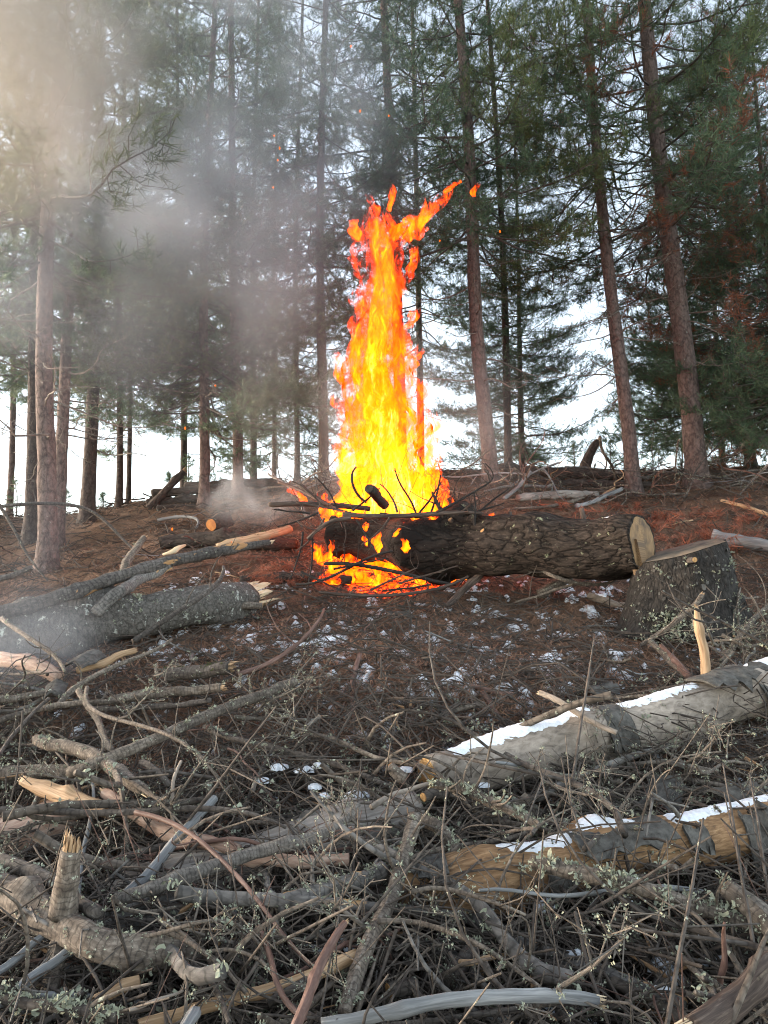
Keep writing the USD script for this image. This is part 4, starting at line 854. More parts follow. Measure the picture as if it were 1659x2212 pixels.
# --- the big logs of the foreground
def snowlog_extra(th, info, rng):
    stub(th, info, .83, 1.2, .22, .022, 'dark_bark', 'cut_orange', lean=.9, seed=8)
    for (u0, u1, p0, p1, l) in ((.37, .43, .0, 1.9, .02), (.66, .8, -.4, 1.0, .03), (.79, .86, .2, 1.9, .03)): slab(th, info, u0, u1, p0, p1, l, 'bark_plate', int(u0 * 100))
    for sgn in (1,):
        th.part('lichen', flakes(info, 40, .018, 31, .3, .55, 1.2), M['lichen'], smooth=False, kind='stuff')
B('barkless grey-tan log with a line of snow along its top, right of centre', [(925, 1692, .12), (1180, 1622, .15), (1380, 1567, .16), (1545, 1517, .16), (1720, 1462, .16)], [44, 53, 53, 52, 50], 'tan_wood', cat='log', name='snowy_log', end0='cut_fresh', extra=snowlog_extra, snow=[(.04, .37, .42, .010, .0), (.40, .67, .42, .010, 0), (.82, .99, .46, .011, 0)], rough=.03)
def orangelog_extra(th, info, rng):
    for (u0, u1, p0, p1, l) in ((.38, .62, -.55, 1.15, .018), (.66, .71, .7, 1.6, .012), (.16, .19, .6, 1.3, .01), (.05, .1, -.3, .9, .01), (.82, .93, .8, 2.4, .045), (.31, .36, 1.2, 2.0, .02)): slab(th, info, u0, u1, p0, p1, l, 'bark_plate', int(u0 * 90))
    th.part('lichen', flakes(info, 70, .02, 33, .34, .64, .9), M['lichen'], smooth=False, kind='stuff')
    th.part('moss', flakes(info, 18, .02, 34, .33, .5, .6), M['moss'], smooth=False, kind='stuff')
B('peeled orange log with patches of grey bark and snow, lower right', [(860, 1932, .2), (1080, 1897, .22), (1280, 1862, .24), (1480, 1818, .25), (1720, 1765, .26)], [58, 62, 58, 54, 50], 'orange_wood', cat='log', name='peeled_log', extra=orangelog_extra, snow=[(.22, .40, .42, .007, .1), (.40, .58, .3, .006), (.64, .99, .42, .010, .05)], rough=.025)
def liclog_extra(th, info, rng):
    th.part('lichen', flakes(info, 240, .022, 41, .2, .98, 1.1), M['lichen'], smooth=False, kind='stuff')
    stub(th, info, .93, 1.9, .16, .03, 'grey_bark', 'cut_tan', lean=1.4, seed=11)
B('big lichen-crusted log at the left, torn to pale splinters at its end', [(-120, 1410, .2), (50, 1372, .2), (250, 1338, .19), (420, 1312, .18), (528, 1290, .17)], [52, 50, 45, 39, 33], 'lichen_bark', cat='log', name='lichen_log', end1='broken_long_pale', extra=liclog_extra, rough=.12)
B('large weathered grey barkless log lying deep under the branches, left of centre', [(215, 1962, .1), (480, 1880, .12), (680, 1822, .13), (900, 1752, .12)], [50, 56, 54, 46], 'old_wood', cat='log', name='grey_log', rough=.06)
B('dark shadowed log under the branches at the lower left corner', [(-60, 2060, .08), (90, 2085, .08), (230, 2110, .08)], [52, 52, 48], 'old_wood', cat='log', name='grey_log', rough=.06, end1='cut_tan')
B('pinkish barkless log half buried at the left edge of the pile', [(-80, 1850, .1), (60, 1795, .12), (160, 1760, .12)], [50, 46, 38], 'pink_wood', cat='log', name='grey_log', rough=.07)
# --- left: long branches
def longA(th, info, rng): pass
B('long dark branch with orange peeled patches reaching from the left edge towards the fire', [(-60, 1338, .42), (0, 1322, .44), (130, 1287, .47), (260, 1246, .5), (400, 1208, .52), (500, 1190, .53), (578, 1176, .54)], [19, 18, 17, 17, 15, 13, 8], 'dark_peel', end1='broken_pale', lich=16, twigs=2, tlen=.2)
B('forked grey limb propping up the long peeled branch at the left', [(205, 1330, .3), (262, 1278, .42), (330, 1242, .46), (372, 1222, .5)], [17, 15, 13, 10], 'peeling_bark', lich=10)
B('short grey spur rising from the fork of the long peeled branch', [(266, 1242, .5), (288, 1200, .6), (312, 1160, .7)], [12, 10, 8], 'grey_bark', lich=4, end1='broken')
B('sawn branch end with mossy bark behind the tip of the long peeled branch', [(470, 1186, .35), (560, 1162, .38), (622, 1141, .4)], [12, 11, 10], 'honey_wood', end1='cut_tan', lich=26, lrange=(0, .75), lmat='moss')
B('thin arching twig over the smoke at the left edge', [(-20, 1095, None, 6.4), (90, 1086, None, 6.5), (190, 1103, None, 6.6), (260, 1160, None, 6.6), (300, 1196, None, 6.6)], [5, 4.5, 4, 3.5, 2.5], 'dark_bark', twigs=2, tlen=.3, name='thin_branch')
B('thin drooping twig hanging down below the arching twig at the left edge', [(-10, 1084, None, 6.0), (30, 1144, None, 6.0), (65, 1204, None, 6.0), (105, 1256, None, 6.0)], [4.5, 4, 3.5, 2], 'dark_bark', twigs=2, tlen=.25, name='thin_branch')
B('dark lichened stick poking in from the left edge above the long peeled branch', [(-40, 1262, .6), (0, 1249, .62), (72, 1230, .64)], [9, 8, 6], 'dark_bark', lich=6)
B('dark bent stick leaning over the splintered lichen log', [(290, 1385, .28), (330, 1358, .34), (400, 1313, .42), (470, 1262, .5), (482, 1226, .55)], [7, 7, 7, 6, 4], 'dark_bark', twigs=2, tlen=.2)
B('pale thick branch lying at the left edge below the lichen log', [(-40, 1425, .2), (60, 1440, .2), (132, 1460, .2)], [20, 20, 16], 'pink_wood', lich=6)
B('greyish twig crossing the lichen log diagonally near the left edge', [(5, 1338, .45), (55, 1372, .42), (100, 1402, .4), (137, 1450, .36)], [6, 6, 6, 4], 'grey_bark', twigs=2, lich=5, tlen=.2)
B('orange-ended stick under the lichen log, beside its hanging moss', [(165, 1446, .2), (230, 1428, .22), (292, 1408, .22)], [10, 9, 8], 'honey_wood', end1='broken')
B('straight lichened branch rising to a pale snapped tip below the lichen log', [(120, 1530, .25), (165, 1482, .3), (270, 1428, .32), (372, 1379, .34)], [8, 7, 6, 4], 'grey_bark', lich=10, twigs=3, tlen=.2)
B('rotten mossy short log with an orange broken end, upper left of the pile', [(350, 1452, .16), (430, 1449, .17), (500, 1446, .17)], [16, 17, 16], 'dark_bark', lich=40, lmat='moss', end1='broken')
B('smooth greenish branch with a freshly torn yellow end, upper left of the pile', [(240, 1516, .17), (360, 1500, .18), (475, 1487, .18)], [13, 13, 12], 'grey_bark', end1='broken', lich=10)
B('dark straight stick just below the branch with the torn yellow end', [(195, 1532, .14), (330, 1524, .14), (455, 1515, .14)], [8, 8, 7], 'dark_bark', twigs=2, tlen=.15)
B('long smooth grey-green branch rising to a sawn tip at the middle of the picture', [(150, 1672, .3), (237, 1640, .32), (400, 1567, .3), (520, 1515, .26), (636, 1466, .22)], [16, 15, 14, 13, 12], 'grey_bark', end1='cut_tan', lich=34, lsize=.02, twigs=3, tlen=.2)
B('long lichen-flecked branch running from the left pile down to the centre', [(440, 1567, .2), (540, 1602, .18), (700, 1647, .16), (830, 1697, .16), (960, 1757, .16)], [8, 8, 8, 7, 5], 'dark_bark', lich=26, twigs=4, tlen=.25)
B('straight thin grey stick slanting down across the smooth grey-green branch', [(190, 1484, .36), (350, 1582, .36), (425, 1627, .3), (482, 1700, .2)], [5.5, 5, 4.5, 3.5], 'grey_bark', lich=8, twigs=2, tlen=.15)
B('thin dark stick rising steeply at the left edge of the pile', [(-5, 1630, .35), (50, 1567, .36), (107, 1508, .38)], [5, 5, 4], 'dark_bark', twigs=2, tlen=.2)
B('stout grey limb sloping down to a pale split end, left of the pile', [(80, 1595, .28), (150, 1616, .3), (212, 1638, .3), (262, 1674, .3), (314, 1712, .3)], [14, 17, 18, 18, 15], 'grey_bark', end1='broken_pale', lich=24)
B('mossy grey log end coming in from the left edge above the peeled orange limb', [(-60, 1672, .22), (60, 1667, .22), (190, 1660, .22)], [18, 18, 16], 'grey_bark', lich=18)
B('stripped limb with a bright orange tapering end at the left', [(45, 1688, .27), (100, 1706, .28), (165, 1727, .28), (240, 1745, .26)], [13, 22, 22, 19], 'honey_wood', end0='broken_pale', lich=6, lrange=(.6, 1))
B('long thin dark branch lying level across the left half of the pile', [(-30, 1752, .38), (150, 1752, .38), (280, 1748, .38), (400, 1743, .38), (530, 1752, .36), (617, 1786, .34)], [9, 9, 8.5, 8, 7, 4], 'dark_bark', lich=8, twigs=4, tlen=.16)
B('thin pale peeled upright stick in the middle left of the pile', [(380, 1776, .3), (371, 1725, .34), (388, 1646, .4)], [6, 5.5, 4], 'tan_wood', twigs=1, tlen=.1)
B('short black stick left of the pale upright stick', [(303, 1646, .3), (338, 1672, .3), (367, 1700, .28)], [9, 9, 8], 'dark_bark')
B('dark red-brown stick standing on the bare needles in the middle of the slope', [(780, 1414, .06), (766, 1467, .03), (771, 1562, .02)], [6, 8, 7], 'red_bark', end0='cut_orange')
B('long dark reddish stick leaning up the slope towards the fire', [(512, 1456, .12), (600, 1422, .14), (660, 1377, .2), (702, 1318, .3)], [6, 6, 5, 3], 'red_bark', twigs=2)
B('lichened crooked branch level with the sawn grey-green tip, at the left', [(-10, 1560, .3), (175, 1522, .3), (260, 1512, .3), (335, 1492, .3)], [8, 8, 7, 5], 'grey_bark', lich=14, twigs=4, tlen=.2)
B('pale grey branch near the left edge just under the smoke', [(-20, 1515, .3), (60, 1506, .3), (112, 1496, .3)], [10, 9, 8], 'grey_bark', lich=6)
B('mottled stick slanting steeply between crossing branches at the left', [(168, 1495, .32), (210, 1557, .3), (246, 1624, .28)], [8, 9, 8], 'grey_bark', lich=8)
B('blue-grey bare pole running up through the pile at the left', [(262, 1938, .3), (330, 1872, .32), (400, 1800, .32), (468, 1726, .3)], [15, 14, 12, 10], 'silver_wood')
B('pale debarked limb with a reddish end just left of the blue-grey bare pole', [(225, 1715, .24), (300, 1770, .24), (375, 1806, .24), (450, 1825, .25), (512, 1841, .25)], [14, 18, 18, 18, 16], 'pink_wood', end0='broken')
B('long thin red-brown whip curving down across the left half of the pile', [(288, 1754, .42), (380, 1785, .42), (425, 1812, .42), (465, 1845, .42), (560, 1950, .42), (672, 2074, .42)], [7, 6.5, 6, 6, 5.5, 4], 'red_bark', twigs=2, tlen=.15)
# --- bottom left
def bl_extra(th, info, rng):
    inf = stub(th, info, .56, .1, .2, .036, 'grey_bark', None, lean=.25, seed=51)
    th.part('torn_end', splinters(inf, -1, .1, 52, 12), M['honey_wood'], smooth=False)
    inf = stub(th, info, .58, 2.6, .2, .026, 'grey_bark', None, lean=.5, seed=53)
B('thick knotted limb with a snapped upright branch at the lower left corner', [(-60, 1890, .4), (0, 1910, .4), (140, 1985, .4), (225, 2025, .4), (325, 2046, .38), (405, 2052, .34)], [38, 38, 42, 42, 36, 26], 'grey_bark', cat='branch', name='thick_limb', end0='broken', lich=80, lsize=.02, extra=bl_extra, rough=.12)
B('smooth dark branch running down to the snapped upright at the lower left', [(-30, 1838, .42), (10, 1856, .42), (110, 1915, .42), (212, 1978, .42)], [17, 18, 18, 17], 'dark_bark', lich=10)
B('ridged dark branch split open along a yellow strip, rising to the right across the pile', [(250, 1950, .36), (400, 1900, .38), (550, 1845, .38), (650, 1820, .38), (750, 1770, .38), (778, 1738, .38)], [16, 18, 17, 17, 14, 8], 'ridged_bark', ridge=.05, lich=10)
B('straight barkless pole with a reddish rounded end, left of centre', [(500, 1852, .3), (620, 1857, .3), (760, 1860, .3)], [16, 17, 16], 'pink_wood', name='bare_pole')
B('flaking branch with orange scars below the bare pole, at the centre', [(595, 1968, .34), (665, 1940, .34), (740, 1912, .34), (835, 1872, .34)], [24, 23, 22, 20], 'peeling_bark', lich=40, twigs=4, tlen=.2, ridge=.03)
B('crooked lichened limb curving down through the centre bottom of the pile', [(900, 1770, .34), (875, 1870, .36), (832, 1965, .38), (770, 2085, .38), (735, 2180, .36)], [18, 20, 20, 21, 18], 'grey_bark', lich=40, twigs=5, tlen=.3)
B('peeled honey-coloured pole ending in a slanting saw cut, bottom left of centre', [(300, 2210, .34), (480, 2160, .35), (620, 2115, .36), (768, 2063, .36)], [16, 17, 17, 17], 'honey_wood', end1='cut_fresh', name='bare_pole')
B('reddish-brown stick rising out of the bottom edge, left of centre', [(632, 2235, .48), (690, 2075, .5), (708, 2040, .5), (748, 1992, .5)], [16, 14, 13, 9], 'red_bark', end1='broken')
B('silver-grey barked pole lying along the bottom edge, right of centre', [(690, 2218, .42), (830, 2190, .42), (1005, 2155, .42), (1180, 2141, .42), (1288, 2153, .4)], [17, 18, 19, 18, 17], 'silver_wood', end1='broken_pale', ridge=.03)
B('brown branch lying just under the silver-grey pole at the bottom edge', [(840, 2208, .34), (1060, 2183, .34), (1250, 2165, .34)], [8, 8, 7], 'dark_bark', twigs=2)
B('blue-grey bare pole at the lower left edge, the longer of two side by side', [(-30, 2185, .36), (80, 2100, .36), (152, 2042, .36)], [14, 13, 12], 'silver_wood')
B('shorter blue-grey bare pole above its longer twin at the lower left edge', [(-20, 2098, .36), (45, 2055, .36), (97, 2018, .36)], [10, 10, 9], 'silver_wood')
B('arching thin twig with lichened tip over the bottom left pile', [(245, 2012, .44), (350, 2010, .46), (450, 1985, .5), (500, 1992, .48), (560, 2042, .42), (600, 2120, .36)], [6, 5.5, 5, 4.5, 4, 3], 'grey_bark', lich=6, twigs=4, tlen=.16)
B('second arching twig just below the first at the bottom left', [(438, 2056, .42), (480, 2046, .44), (552, 2066, .44), (600, 2140, .4), (634, 2184, .38)], [5, 5, 5, 4.5, 4], 'grey_bark', twigs=2, tlen=.14)
B('thin stick running straight down right from the thick knotted limb', [(345, 2012, .42), (425, 2050, .42), (537, 2142, .4)], [6.5, 6.5, 6], 'grey_bark', lich=6, end1='broken')
B('curving dark stick below the thick knotted limb at the bottom', [(415, 2088, .4), (465, 2140, .4), (492, 2210, .4)], [8, 8, 7], 'dark_bark')
B('pale thin splinter lying over the bottom left branches', [(283, 2182, .42), (335, 2160, .42), (392, 2134, .42)], [4, 5, 3], 'tan_wood')
B('dark reddish stick leaning right of the second arching twig', [(558, 2008, .42), (590, 2085, .42), (615, 2150, .42), (655, 2200, .42)], [7, 8, 8, 7], 'red_bark')
B('lichen-clotted branch along the bottom left edge', [(-20, 2145, .36), (100, 2165, .37), (250, 2200, .38)], [14, 14, 13], 'dark_bark', lich=70, lsize=.02)
B('short grey plank-like stick poking up from the bottom edge at the left', [(395, 2225, .44), (418, 2182, .44)], [17, 16], 'silver_wood', end1='broken')
B('broad yellow split chunk of wood near the bottom left', [(215, 2150, .34), (260, 2136, .35), (302, 2122, .36)], [14, 17, 14], 'honey_wood', name='split_chunk', end0='broken')
# --- right
def side_extra(th, info, rng): pass
B('lichen-covered side branch slanting down right across the peeled orange log', [(1150, 1858, .44), (1280, 1893, .42), (1405, 1925, .4), (1530, 1965, .38), (1690, 2030, .36)], [18, 22, 20, 17, 14], 'grey_bark', lich=110, lsize=.022, snow=[(.42, .5, .8, .02)], twigs=4, tlen=.2)
B('sawn branch stub with a bright orange cut, at the lower right edge', [(1700, 2045, .38), (1640, 1985, .4), (1583, 1932, .42)], [27, 27, 26], 'grey_bark', end1='cut_fresh', lich=16)
B('dark brown limb with orange scars running down right under the peeled log', [(1030, 1968, .2), (1180, 2065, .24), (1330, 2122, .26), (1470, 2180, .28)], [22, 25, 25, 24], 'peeling_bark', lich=20, snow=[(.5, .62, .6, .02), (.86, .97, .8, .02)])
B('short orange-brown log piece in the lower right, capped with snow', [(1375, 2152, .26), (1430, 2178, .26), (1490, 2205, .26)], [20, 22, 20], 'orange_wood', snow=[(.5, .95, .9, .024)])
B('heavy dark bare limb crossing the bottom right corner', [(1500, 2240, .46), (1585, 2165, .46), (1690, 2065, .46)], [36, 37, 36], 'scorched', end0='broken_pale', name='thick_limb')
B('upright red splinter of wood in the lower right', [(1556, 2165, .28), (1562, 2080, .38), (1566, 1992, .52)], [9, 9, 4], 'red_bark', name='wood_splinter')
B('grey whip of a branch curving down right beneath the peeled orange log', [(820, 1985, .44), (930, 1993, .44), (1030, 2040, .44), (1100, 2085, .42), (1165, 2134, .4)], [7.5, 7, 7, 6, 5], 'grey_bark', twigs=4, tlen=.2, lich=8)
B('thin bent twig hanging over the left end of the peeled orange log', [(890, 1925, .52), (965, 1918, .52), (1040, 1935, .5), (1132, 1976, .46)], [6, 6, 6, 4], 'grey_bark', twigs=2, tlen=.2)
B('dark lichened short branch, lower middle right', [(1035, 2045, .3), (1000, 2085, .3), (958, 2128, .3)], [20, 20, 18], 'dark_bark', lich=16)
B('short stick beside the dark lichened short branch', [(1048, 2068, .32), (1065, 2105, .32), (1084, 2140, .32)], [9, 9, 8], 'grey_bark')
B('lichen-ringed limb leaning from the snowy log down to the peeled log', [(940, 1694, .34), (1040, 1728, .36), (1110, 1756, .37), (1165, 1782, .37)], [11, 12, 12, 11], 'grey_bark', lich=70, lsize=.02, twigs=6, tlen=.25)
B('long lichened branch slanting up in front of the centre log end', [(905, 1775, .3), (960, 1810, .3), (1000, 1850, .3)], [16, 17, 15], 'grey_bark', lich=30)
B('dry stick crossing the top of the snowy log', [(1168, 1496, .34), (1240, 1537, .36), (1300, 1570, .36), (1335, 1584, .36)], [7, 8, 8, 7], 'tan_wood', end0='broken_pale')
B('broken grey stick behind the snowy log, the left of two', [(1402, 1385, .1), (1440, 1420, .12), (1482, 1455, .14)], [7, 9, 10], 'grey_bark', end0='broken_pale', lich=10)
B('broken reddish stick behind the snowy log, the right of two', [(1433, 1400, .12), (1460, 1430, .13), (1490, 1462, .14)], [7, 9, 10], 'red_bark', end0='broken_pale')
B('short orange-tipped stick on the needles left of the snowy log', [(1045, 1495, .04), (1062, 1525, .03), (1077, 1554, .02)], [7, 7, 6], 'red_bark')
B('red-orange stick lying level on the needles above the snowy log', [(1008, 1483, .04), (1060, 1490, .04), (1108, 1501, .04)], [5, 7, 6], 'red_bark', end1='broken')
B('long bare stick on the needles running to a snow patch, centre right', [(930, 1537, .03), (1010, 1562, .03), (1085, 1588, .04)], [4, 5, 6], 'tan_wood')
B('pale forked stick lying under the end of the snowy log', [(800, 1745, .28), (830, 1722, .28), (932, 1691, .28)], [8, 7, 5], 'tan_wood', end1='broken_pale')
B('sawn orange-faced stub among the branches at the centre', [(880, 1680, .2), (858, 1664, .22), (845, 1652, .24)], [16, 15, 14], 'grey_bark', end1='cut_orange')
B('round yellow-cut branch end under the snowy log, centre', [(960, 1712, .22), (935, 1718, .22), (915, 1727, .22)], [14, 14, 13], 'dark_bark', end1='cut_fresh')
B('sawn chunk with a wide tan face at the bottom centre', [(890, 2122, .3), (862, 2130, .3), (838, 2136, .3)], [17, 20, 21], 'dark_bark', end1='cut_fresh', name='split_chunk')
B('dark lichen log lying level in the hollow under the peeled orange log', [(1150, 2032, .14), (1220, 2026, .14), (1290, 2022, .14)], [18, 20, 18], 'dark_bark', lich=24)
B('slender branch with forked grey tips below the burning log', [(1062, 1205, .42), (1140, 1220, .38), (1195, 1245, .34), (1256, 1260, .3), (1336, 1247, .32)], [3.5, 4, 5, 5.5, 4], 'grey_bark', twigs=4, tlen=.2)
B('second slender branch crossing the forked grey one below the burning log', [(1112, 1300, .1), (1185, 1278, .18), (1256, 1258, .28)], [3, 3.5, 4], 'grey_bark', twigs=2)
B('short propping stick with a sawn end under the burning log', [(1232, 1243, .2), (1200, 1262, .14), (1164, 1280, .08)], [11, 12, 12], 'grey_bark', end1='cut_tan')
B('scorched stick leaning on the burning log at the right edge of the flames', [(1056, 1228, .3), (1025, 1252, .2), (985, 1290, .08), (960, 1310, .03)], [9, 10, 9, 7], 'scorched')
B('flat sawn wedge dusted with snow at the foot of the stump', [(1272, 1290, .04), (1310, 1300, .04), (1352, 1308, .04)], [10, 12, 8], 'tan_wood', name='split_chunk', snow=[(.05, .6, .7, .012)])
B('curved grey stick rising in front of the stump', [(1385, 1395, .06), (1440, 1362, .16), (1490, 1320, .3), (1515, 1282, .42)], [6, 6.5, 7, 7], 'grey_bark', end1='broken', twigs=2)
B('thin stick running right across the lower stump', [(1490, 1302, .3), (1560, 1298, .3), (1640, 1292, .28)], [3, 3, 3], 'grey_bark', twigs=2)
B('white-lichened thin branch standing right of the stump', [(1600, 1400, .05), (1592, 1340, .2), (1598, 1270, .38)], [4, 4, 3], 'grey_bark', lich=14, twigs=4, tlen=.2)
B('long leaning branch with side twigs at the right edge beside the stump', [(1560, 1440, .05), (1605, 1370, .2), (1680, 1290, .36)], [8, 7, 5], 'grey_bark', lich=16, twigs=6, tlen=.3)
B('small log with a weathered end lying behind the stump at the right edge', [(1540, 1160, .12), (1600, 1170, .12), (1700, 1185, .12)], [14, 14, 13], 'silver_wood', cat='log')
# --- the brush in the fire
def fb(label, pts, r, mat='charred', **k): return B(label, pts, [q * .72 for q in r], mat, name='burning_branch', wob=.004, **k)
fb('stout charred pole sticking out level to the left of the flames', [(583, 1090, None, 7.2), (650, 1090, None, 7.2), (720, 1092, None, 7.25), (800, 1100, None, 7.3)], [9, 10, 10, 8], 'scorched', end0='cut_tan')
fb('charred pole sloping up left out of the flames', [(648, 1046, None, 7.3), (680, 1072, None, 7.25), (712, 1096, None, 7.2)], [8, 8, 8], 'scorched')
fb('glowing red twiggy branch left of the flames', [(602, 1042, None, 7.4), (650, 1060, None, 7.3), (700, 1088, None, 7.2), (760, 1110, None, 7.1)], [5, 6, 6, 5], 'red_bark', twigs=8, tlen=.3)
fb('long scorched pole lying on top of the burning log across the flames', [(740, 1112, None, 6.75), (830, 1116, None, 6.72), (960, 1108, None, 6.7), (1040, 1108, None, 6.7)], [9, 9, 8, 5], 'scorched', twigs=6, tlen=.2)
fb('forked scorched branch hanging down in front of the burning log', [(760, 1118, None, 6.6), (700, 1135, None, 6.6), (665, 1165, None, 6.6)], [9, 8, 6], 'scorched', twigs=3, tlen=.25)
fb('branching black twig curving up right out of the flames', [(940, 1112, None, 6.7), (1000, 1075, None, 6.7), (1040, 1052, None, 6.7), (1062, 1036, None, 6.7), (1048, 1000, None, 6.7)], [5, 4, 3.5, 3, 2], 'charred', twigs=9, tlen=.22)
fb('black spray of thin twigs standing in the middle of the flames', [(900, 1110, None, 6.8), (880, 1070, None, 6.8), (860, 1035, None, 6.8), (852, 1010, None, 6.8)], [4, 3.5, 3, 2], 'charred', twigs=8, tlen=.25)
fb('charred forked snag standing right of centre in the flames', [(960, 1118, None, 6.75), (945, 1090, None, 6.75), (935, 1064, None, 6.75)], [8, 7, 4], 'charred', twigs=5, tlen=.2)
fb('black curved twig at the left side of the flames', [(790, 1085, None, 6.9), (765, 1055, None, 6.9), (762, 1020, None, 6.9), (770, 1010, None, 6.9)], [4, 5, 4, 3], 'charred', twigs=2, tlen=.12)
fb('short thick charred log with its round end showing dark against the flames', [(830, 1090, None, 7.3), (812, 1072, None, 7.0), (798, 1056, None, 6.8)], [17, 17, 17], 'charred', end1='charred')
fb('smouldering thin twig right of the flames with flames at its tip', [(1020, 1130, None, 6.8), (1045, 1095, None, 6.8), (1075, 1072, None, 6.8), (1100, 1054, None, 6.8)], [4, 3.5, 3, 2], 'charred', twigs=4, tlen=.15)
fb('burning upright twig on the burning log', [(1026, 1135, None, 6.7), (1026, 1095, None, 6.7), (1024, 1064, None, 6.7)], [4.5, 4, 3], 'charred', twigs=2, tlen=.12)
fb('black branch lying in the embers under the burning log', [(700, 1218, None, 6.55), (790, 1222, None, 6.5), (880, 1240, None, 6.45), (985, 1262, None, 6.4)], [6, 7, 7, 5], 'charred', twigs=8, tlen=.25)
fb('black branch slanting through the low flames under the burning log', [(640, 1262, None, 6.6), (720, 1245, None, 6.5), (800, 1205, None, 6.5), (850, 1190, None, 6.5)], [4, 5, 5, 4], 'charred', twigs=6, tlen=.25)
fb('dark stick across the front of the low flames', [(690, 1280, None, 6.35), (790, 1286, None, 6.3), (900, 1280, None, 6.3), (1010, 1245, None, 6.4)], [5, 6, 6, 5], 'scorched', twigs=6, tlen=.2)
for k, (x, y, dx, dy, Yk) in enumerate(((700, 1098, -70, -60, 7.1), (730, 1100, -50, -70, 7.1), (760, 1104, 60, -50, 7.0), (860, 1106, -40, -60, 6.9), (905, 1108, 50, -70, 6.85), (930, 1110, 20, -85, 6.8), (985, 1112, 70, -45, 6.8), (820, 1108, 110, 14, 6.75), (690, 1108, -90, 30, 6.8), (700, 1120, -60, 70, 6.7), (670, 1110, -80, -10, 6.9), (770, 1122, 40, 70, 6.55), (840, 1118, -60, 60, 6.55), (1000, 1116, 90, -30, 6.75), (720, 1230, 120, -26, 6.45), (860, 1262, 130, -40, 6.4), (650, 1235, 90, 40, 6.5), (930, 1262, -110, 14, 6.35), (800, 1276, 100, -50, 6.4), (655, 1150, -30, 100, 6.7), (675, 1160, -10, 110, 6.7), (640, 1085, 140, 26, 7.0))):
    fb('thin blackened twig in the burning brush', [(x, y, None, Yk), (x + dx * .5 + 4, y + dy * .55, None, Yk - .02), (x + dx, y + dy, None, Yk - .04)], [4.2, 3.4, 2], 'charred' if k % 3 else 'scorched', twigs=5, tlen=.22, group='thin twigs in the burning brush')
# --- the crest
def C(label, pts, r, mat, **k): return B(label, pts, r, mat, cat='log', name='log', **k)
C('long dark log lying along the crest at the right', [(1075, 1012, None, 12.4), (1260, 1022, None, 12.3), (1490, 1030, None, 12.2)], [9, 11, 11], 'pine_bark_dark', lich=0)
C('dark log under the crest log, nearer and lower', [(1140, 1040, None, 11.8), (1290, 1046, None, 11.6), (1420, 1052, None, 11.4)], [7, 8, 8], 'pine_bark_dark')
for k, (x0, y0, x1, y1, Y, r, lb) in enumerate(((330, 1068, 520, 1050, 12.3, 9, 'topmost dark log of the stack on the left crest, sticking out at the left'), (318, 1086, 560, 1076, 12.1, 9, 'second dark log of the stack on the left crest'), (400, 1052, 610, 1040, 12.6, 9, 'dark log at the back top of the stack on the left crest'),
        (340, 1100, 600, 1096, 11.8, 9, 'third dark log down the stack on the left crest'), (380, 1082, 640, 1062, 12.4, 10, 'longest dark log of the stack on the left crest, its end by the smoke wisps'), (350, 1110, 560, 1112, 11.5, 9, 'lowest dark log of the stack on the left crest'))):
    C(lb, [(x0, y0, None, Y), ((x0 + x1) / 2, (y0 + y1) / 2 - 1, None, Y), (x1, y1, None, Y + .1)], [r, r, r * .95], 'pine_bark_dark', end0='cut_tan', group='dark logs stacked on the left crest')
C('grey fallen log lying along the right ridge behind the leaning pine', [(1200, 1050, None, 12.9), (1400, 1040, None, 12.8), (1600, 1026, None, 12.6)], [6, 7, 7], 'old_wood')
C('dark log running up the ridge at the far right edge', [(1520, 1050, None, 11.6), (1600, 1036, None, 12.0), (1700, 1024, None, 12.3)], [8, 8, 7], 'pine_bark_dark')
C('weathered log half sunk in needles on the slope behind the burning log', [(1120, 1078, .05), (1200, 1070, .05), (1290, 1066, .05)], [8, 9, 8], 'old_wood')
C('dark log on the crest directly behind the flames, left of the stout pine', [(890, 1030, None, 12.6), (980, 1026, None, 12.5), (1060, 1022, None, 12.4)], [8, 9, 9], 'pine_bark_dark')
C('leaning dark pole rising left out of the log stack on the crest', [(322, 1100, None, 12.0), (350, 1068, None, 12.0), (398, 1018, None, 12.0)], [10, 8, 6], 'pine_bark_dark', end1='broken')
C('mid-slope log with an orange sawn face glowing towards the camera', [(500, 1120, .16), (478, 1127, .16), (456, 1134, .16)], [14, 14, 14], 'log_bark', end1='cut_orange')
C('dark log lying across the slope below the orange sawn face', [(345, 1175, .1), (450, 1165, .1), (570, 1172, .1), (640, 1176, .08)], [14, 16, 15, 12], 'log_bark', lich=10)
C('dim long log lying under the left side of the fire', [(520, 1250, .08), (640, 1245, .08), (760, 1252, .08)], [10, 11, 10], 'log_bark')
B('broken dark snag standing on the crest in the right gap', [(1262, 1020, None, 12.6), (1272, 985, None, 12.6), (1292, 953, None, 12.6)], [13, 10, 6], 'pine_bark_dark', name='snag', cat='snag', end1='broken', twigs=3, tlen=.5)
B('pale bare branch leaning on the right crest beside the stout pine', [(1090, 1075, .1), (1120, 1050, .2), (1148, 1020, .4)], [5, 5, 4], 'silver_wood')
B('forked pale branch lying on the needles below the leaning pine', [(1245, 1093, .06), (1300, 1075, .1), (1345, 1057, .12)], [5, 6, 5], 'silver_wood', twigs=4, tlen=.4)
B('grey branch lying across the slope in front of the leaning pine', [(1110, 1098, .06), (1200, 1090, .06), (1262, 1074, .1)], [3, 4, 4], 'grey_bark', twigs=4, tlen=.3)
B('pale branch at the far right edge of the slope', [(1560, 1082, .06), (1610, 1096, .06), (1670, 1115, .06)], [4, 5, 5], 'honey_wood')
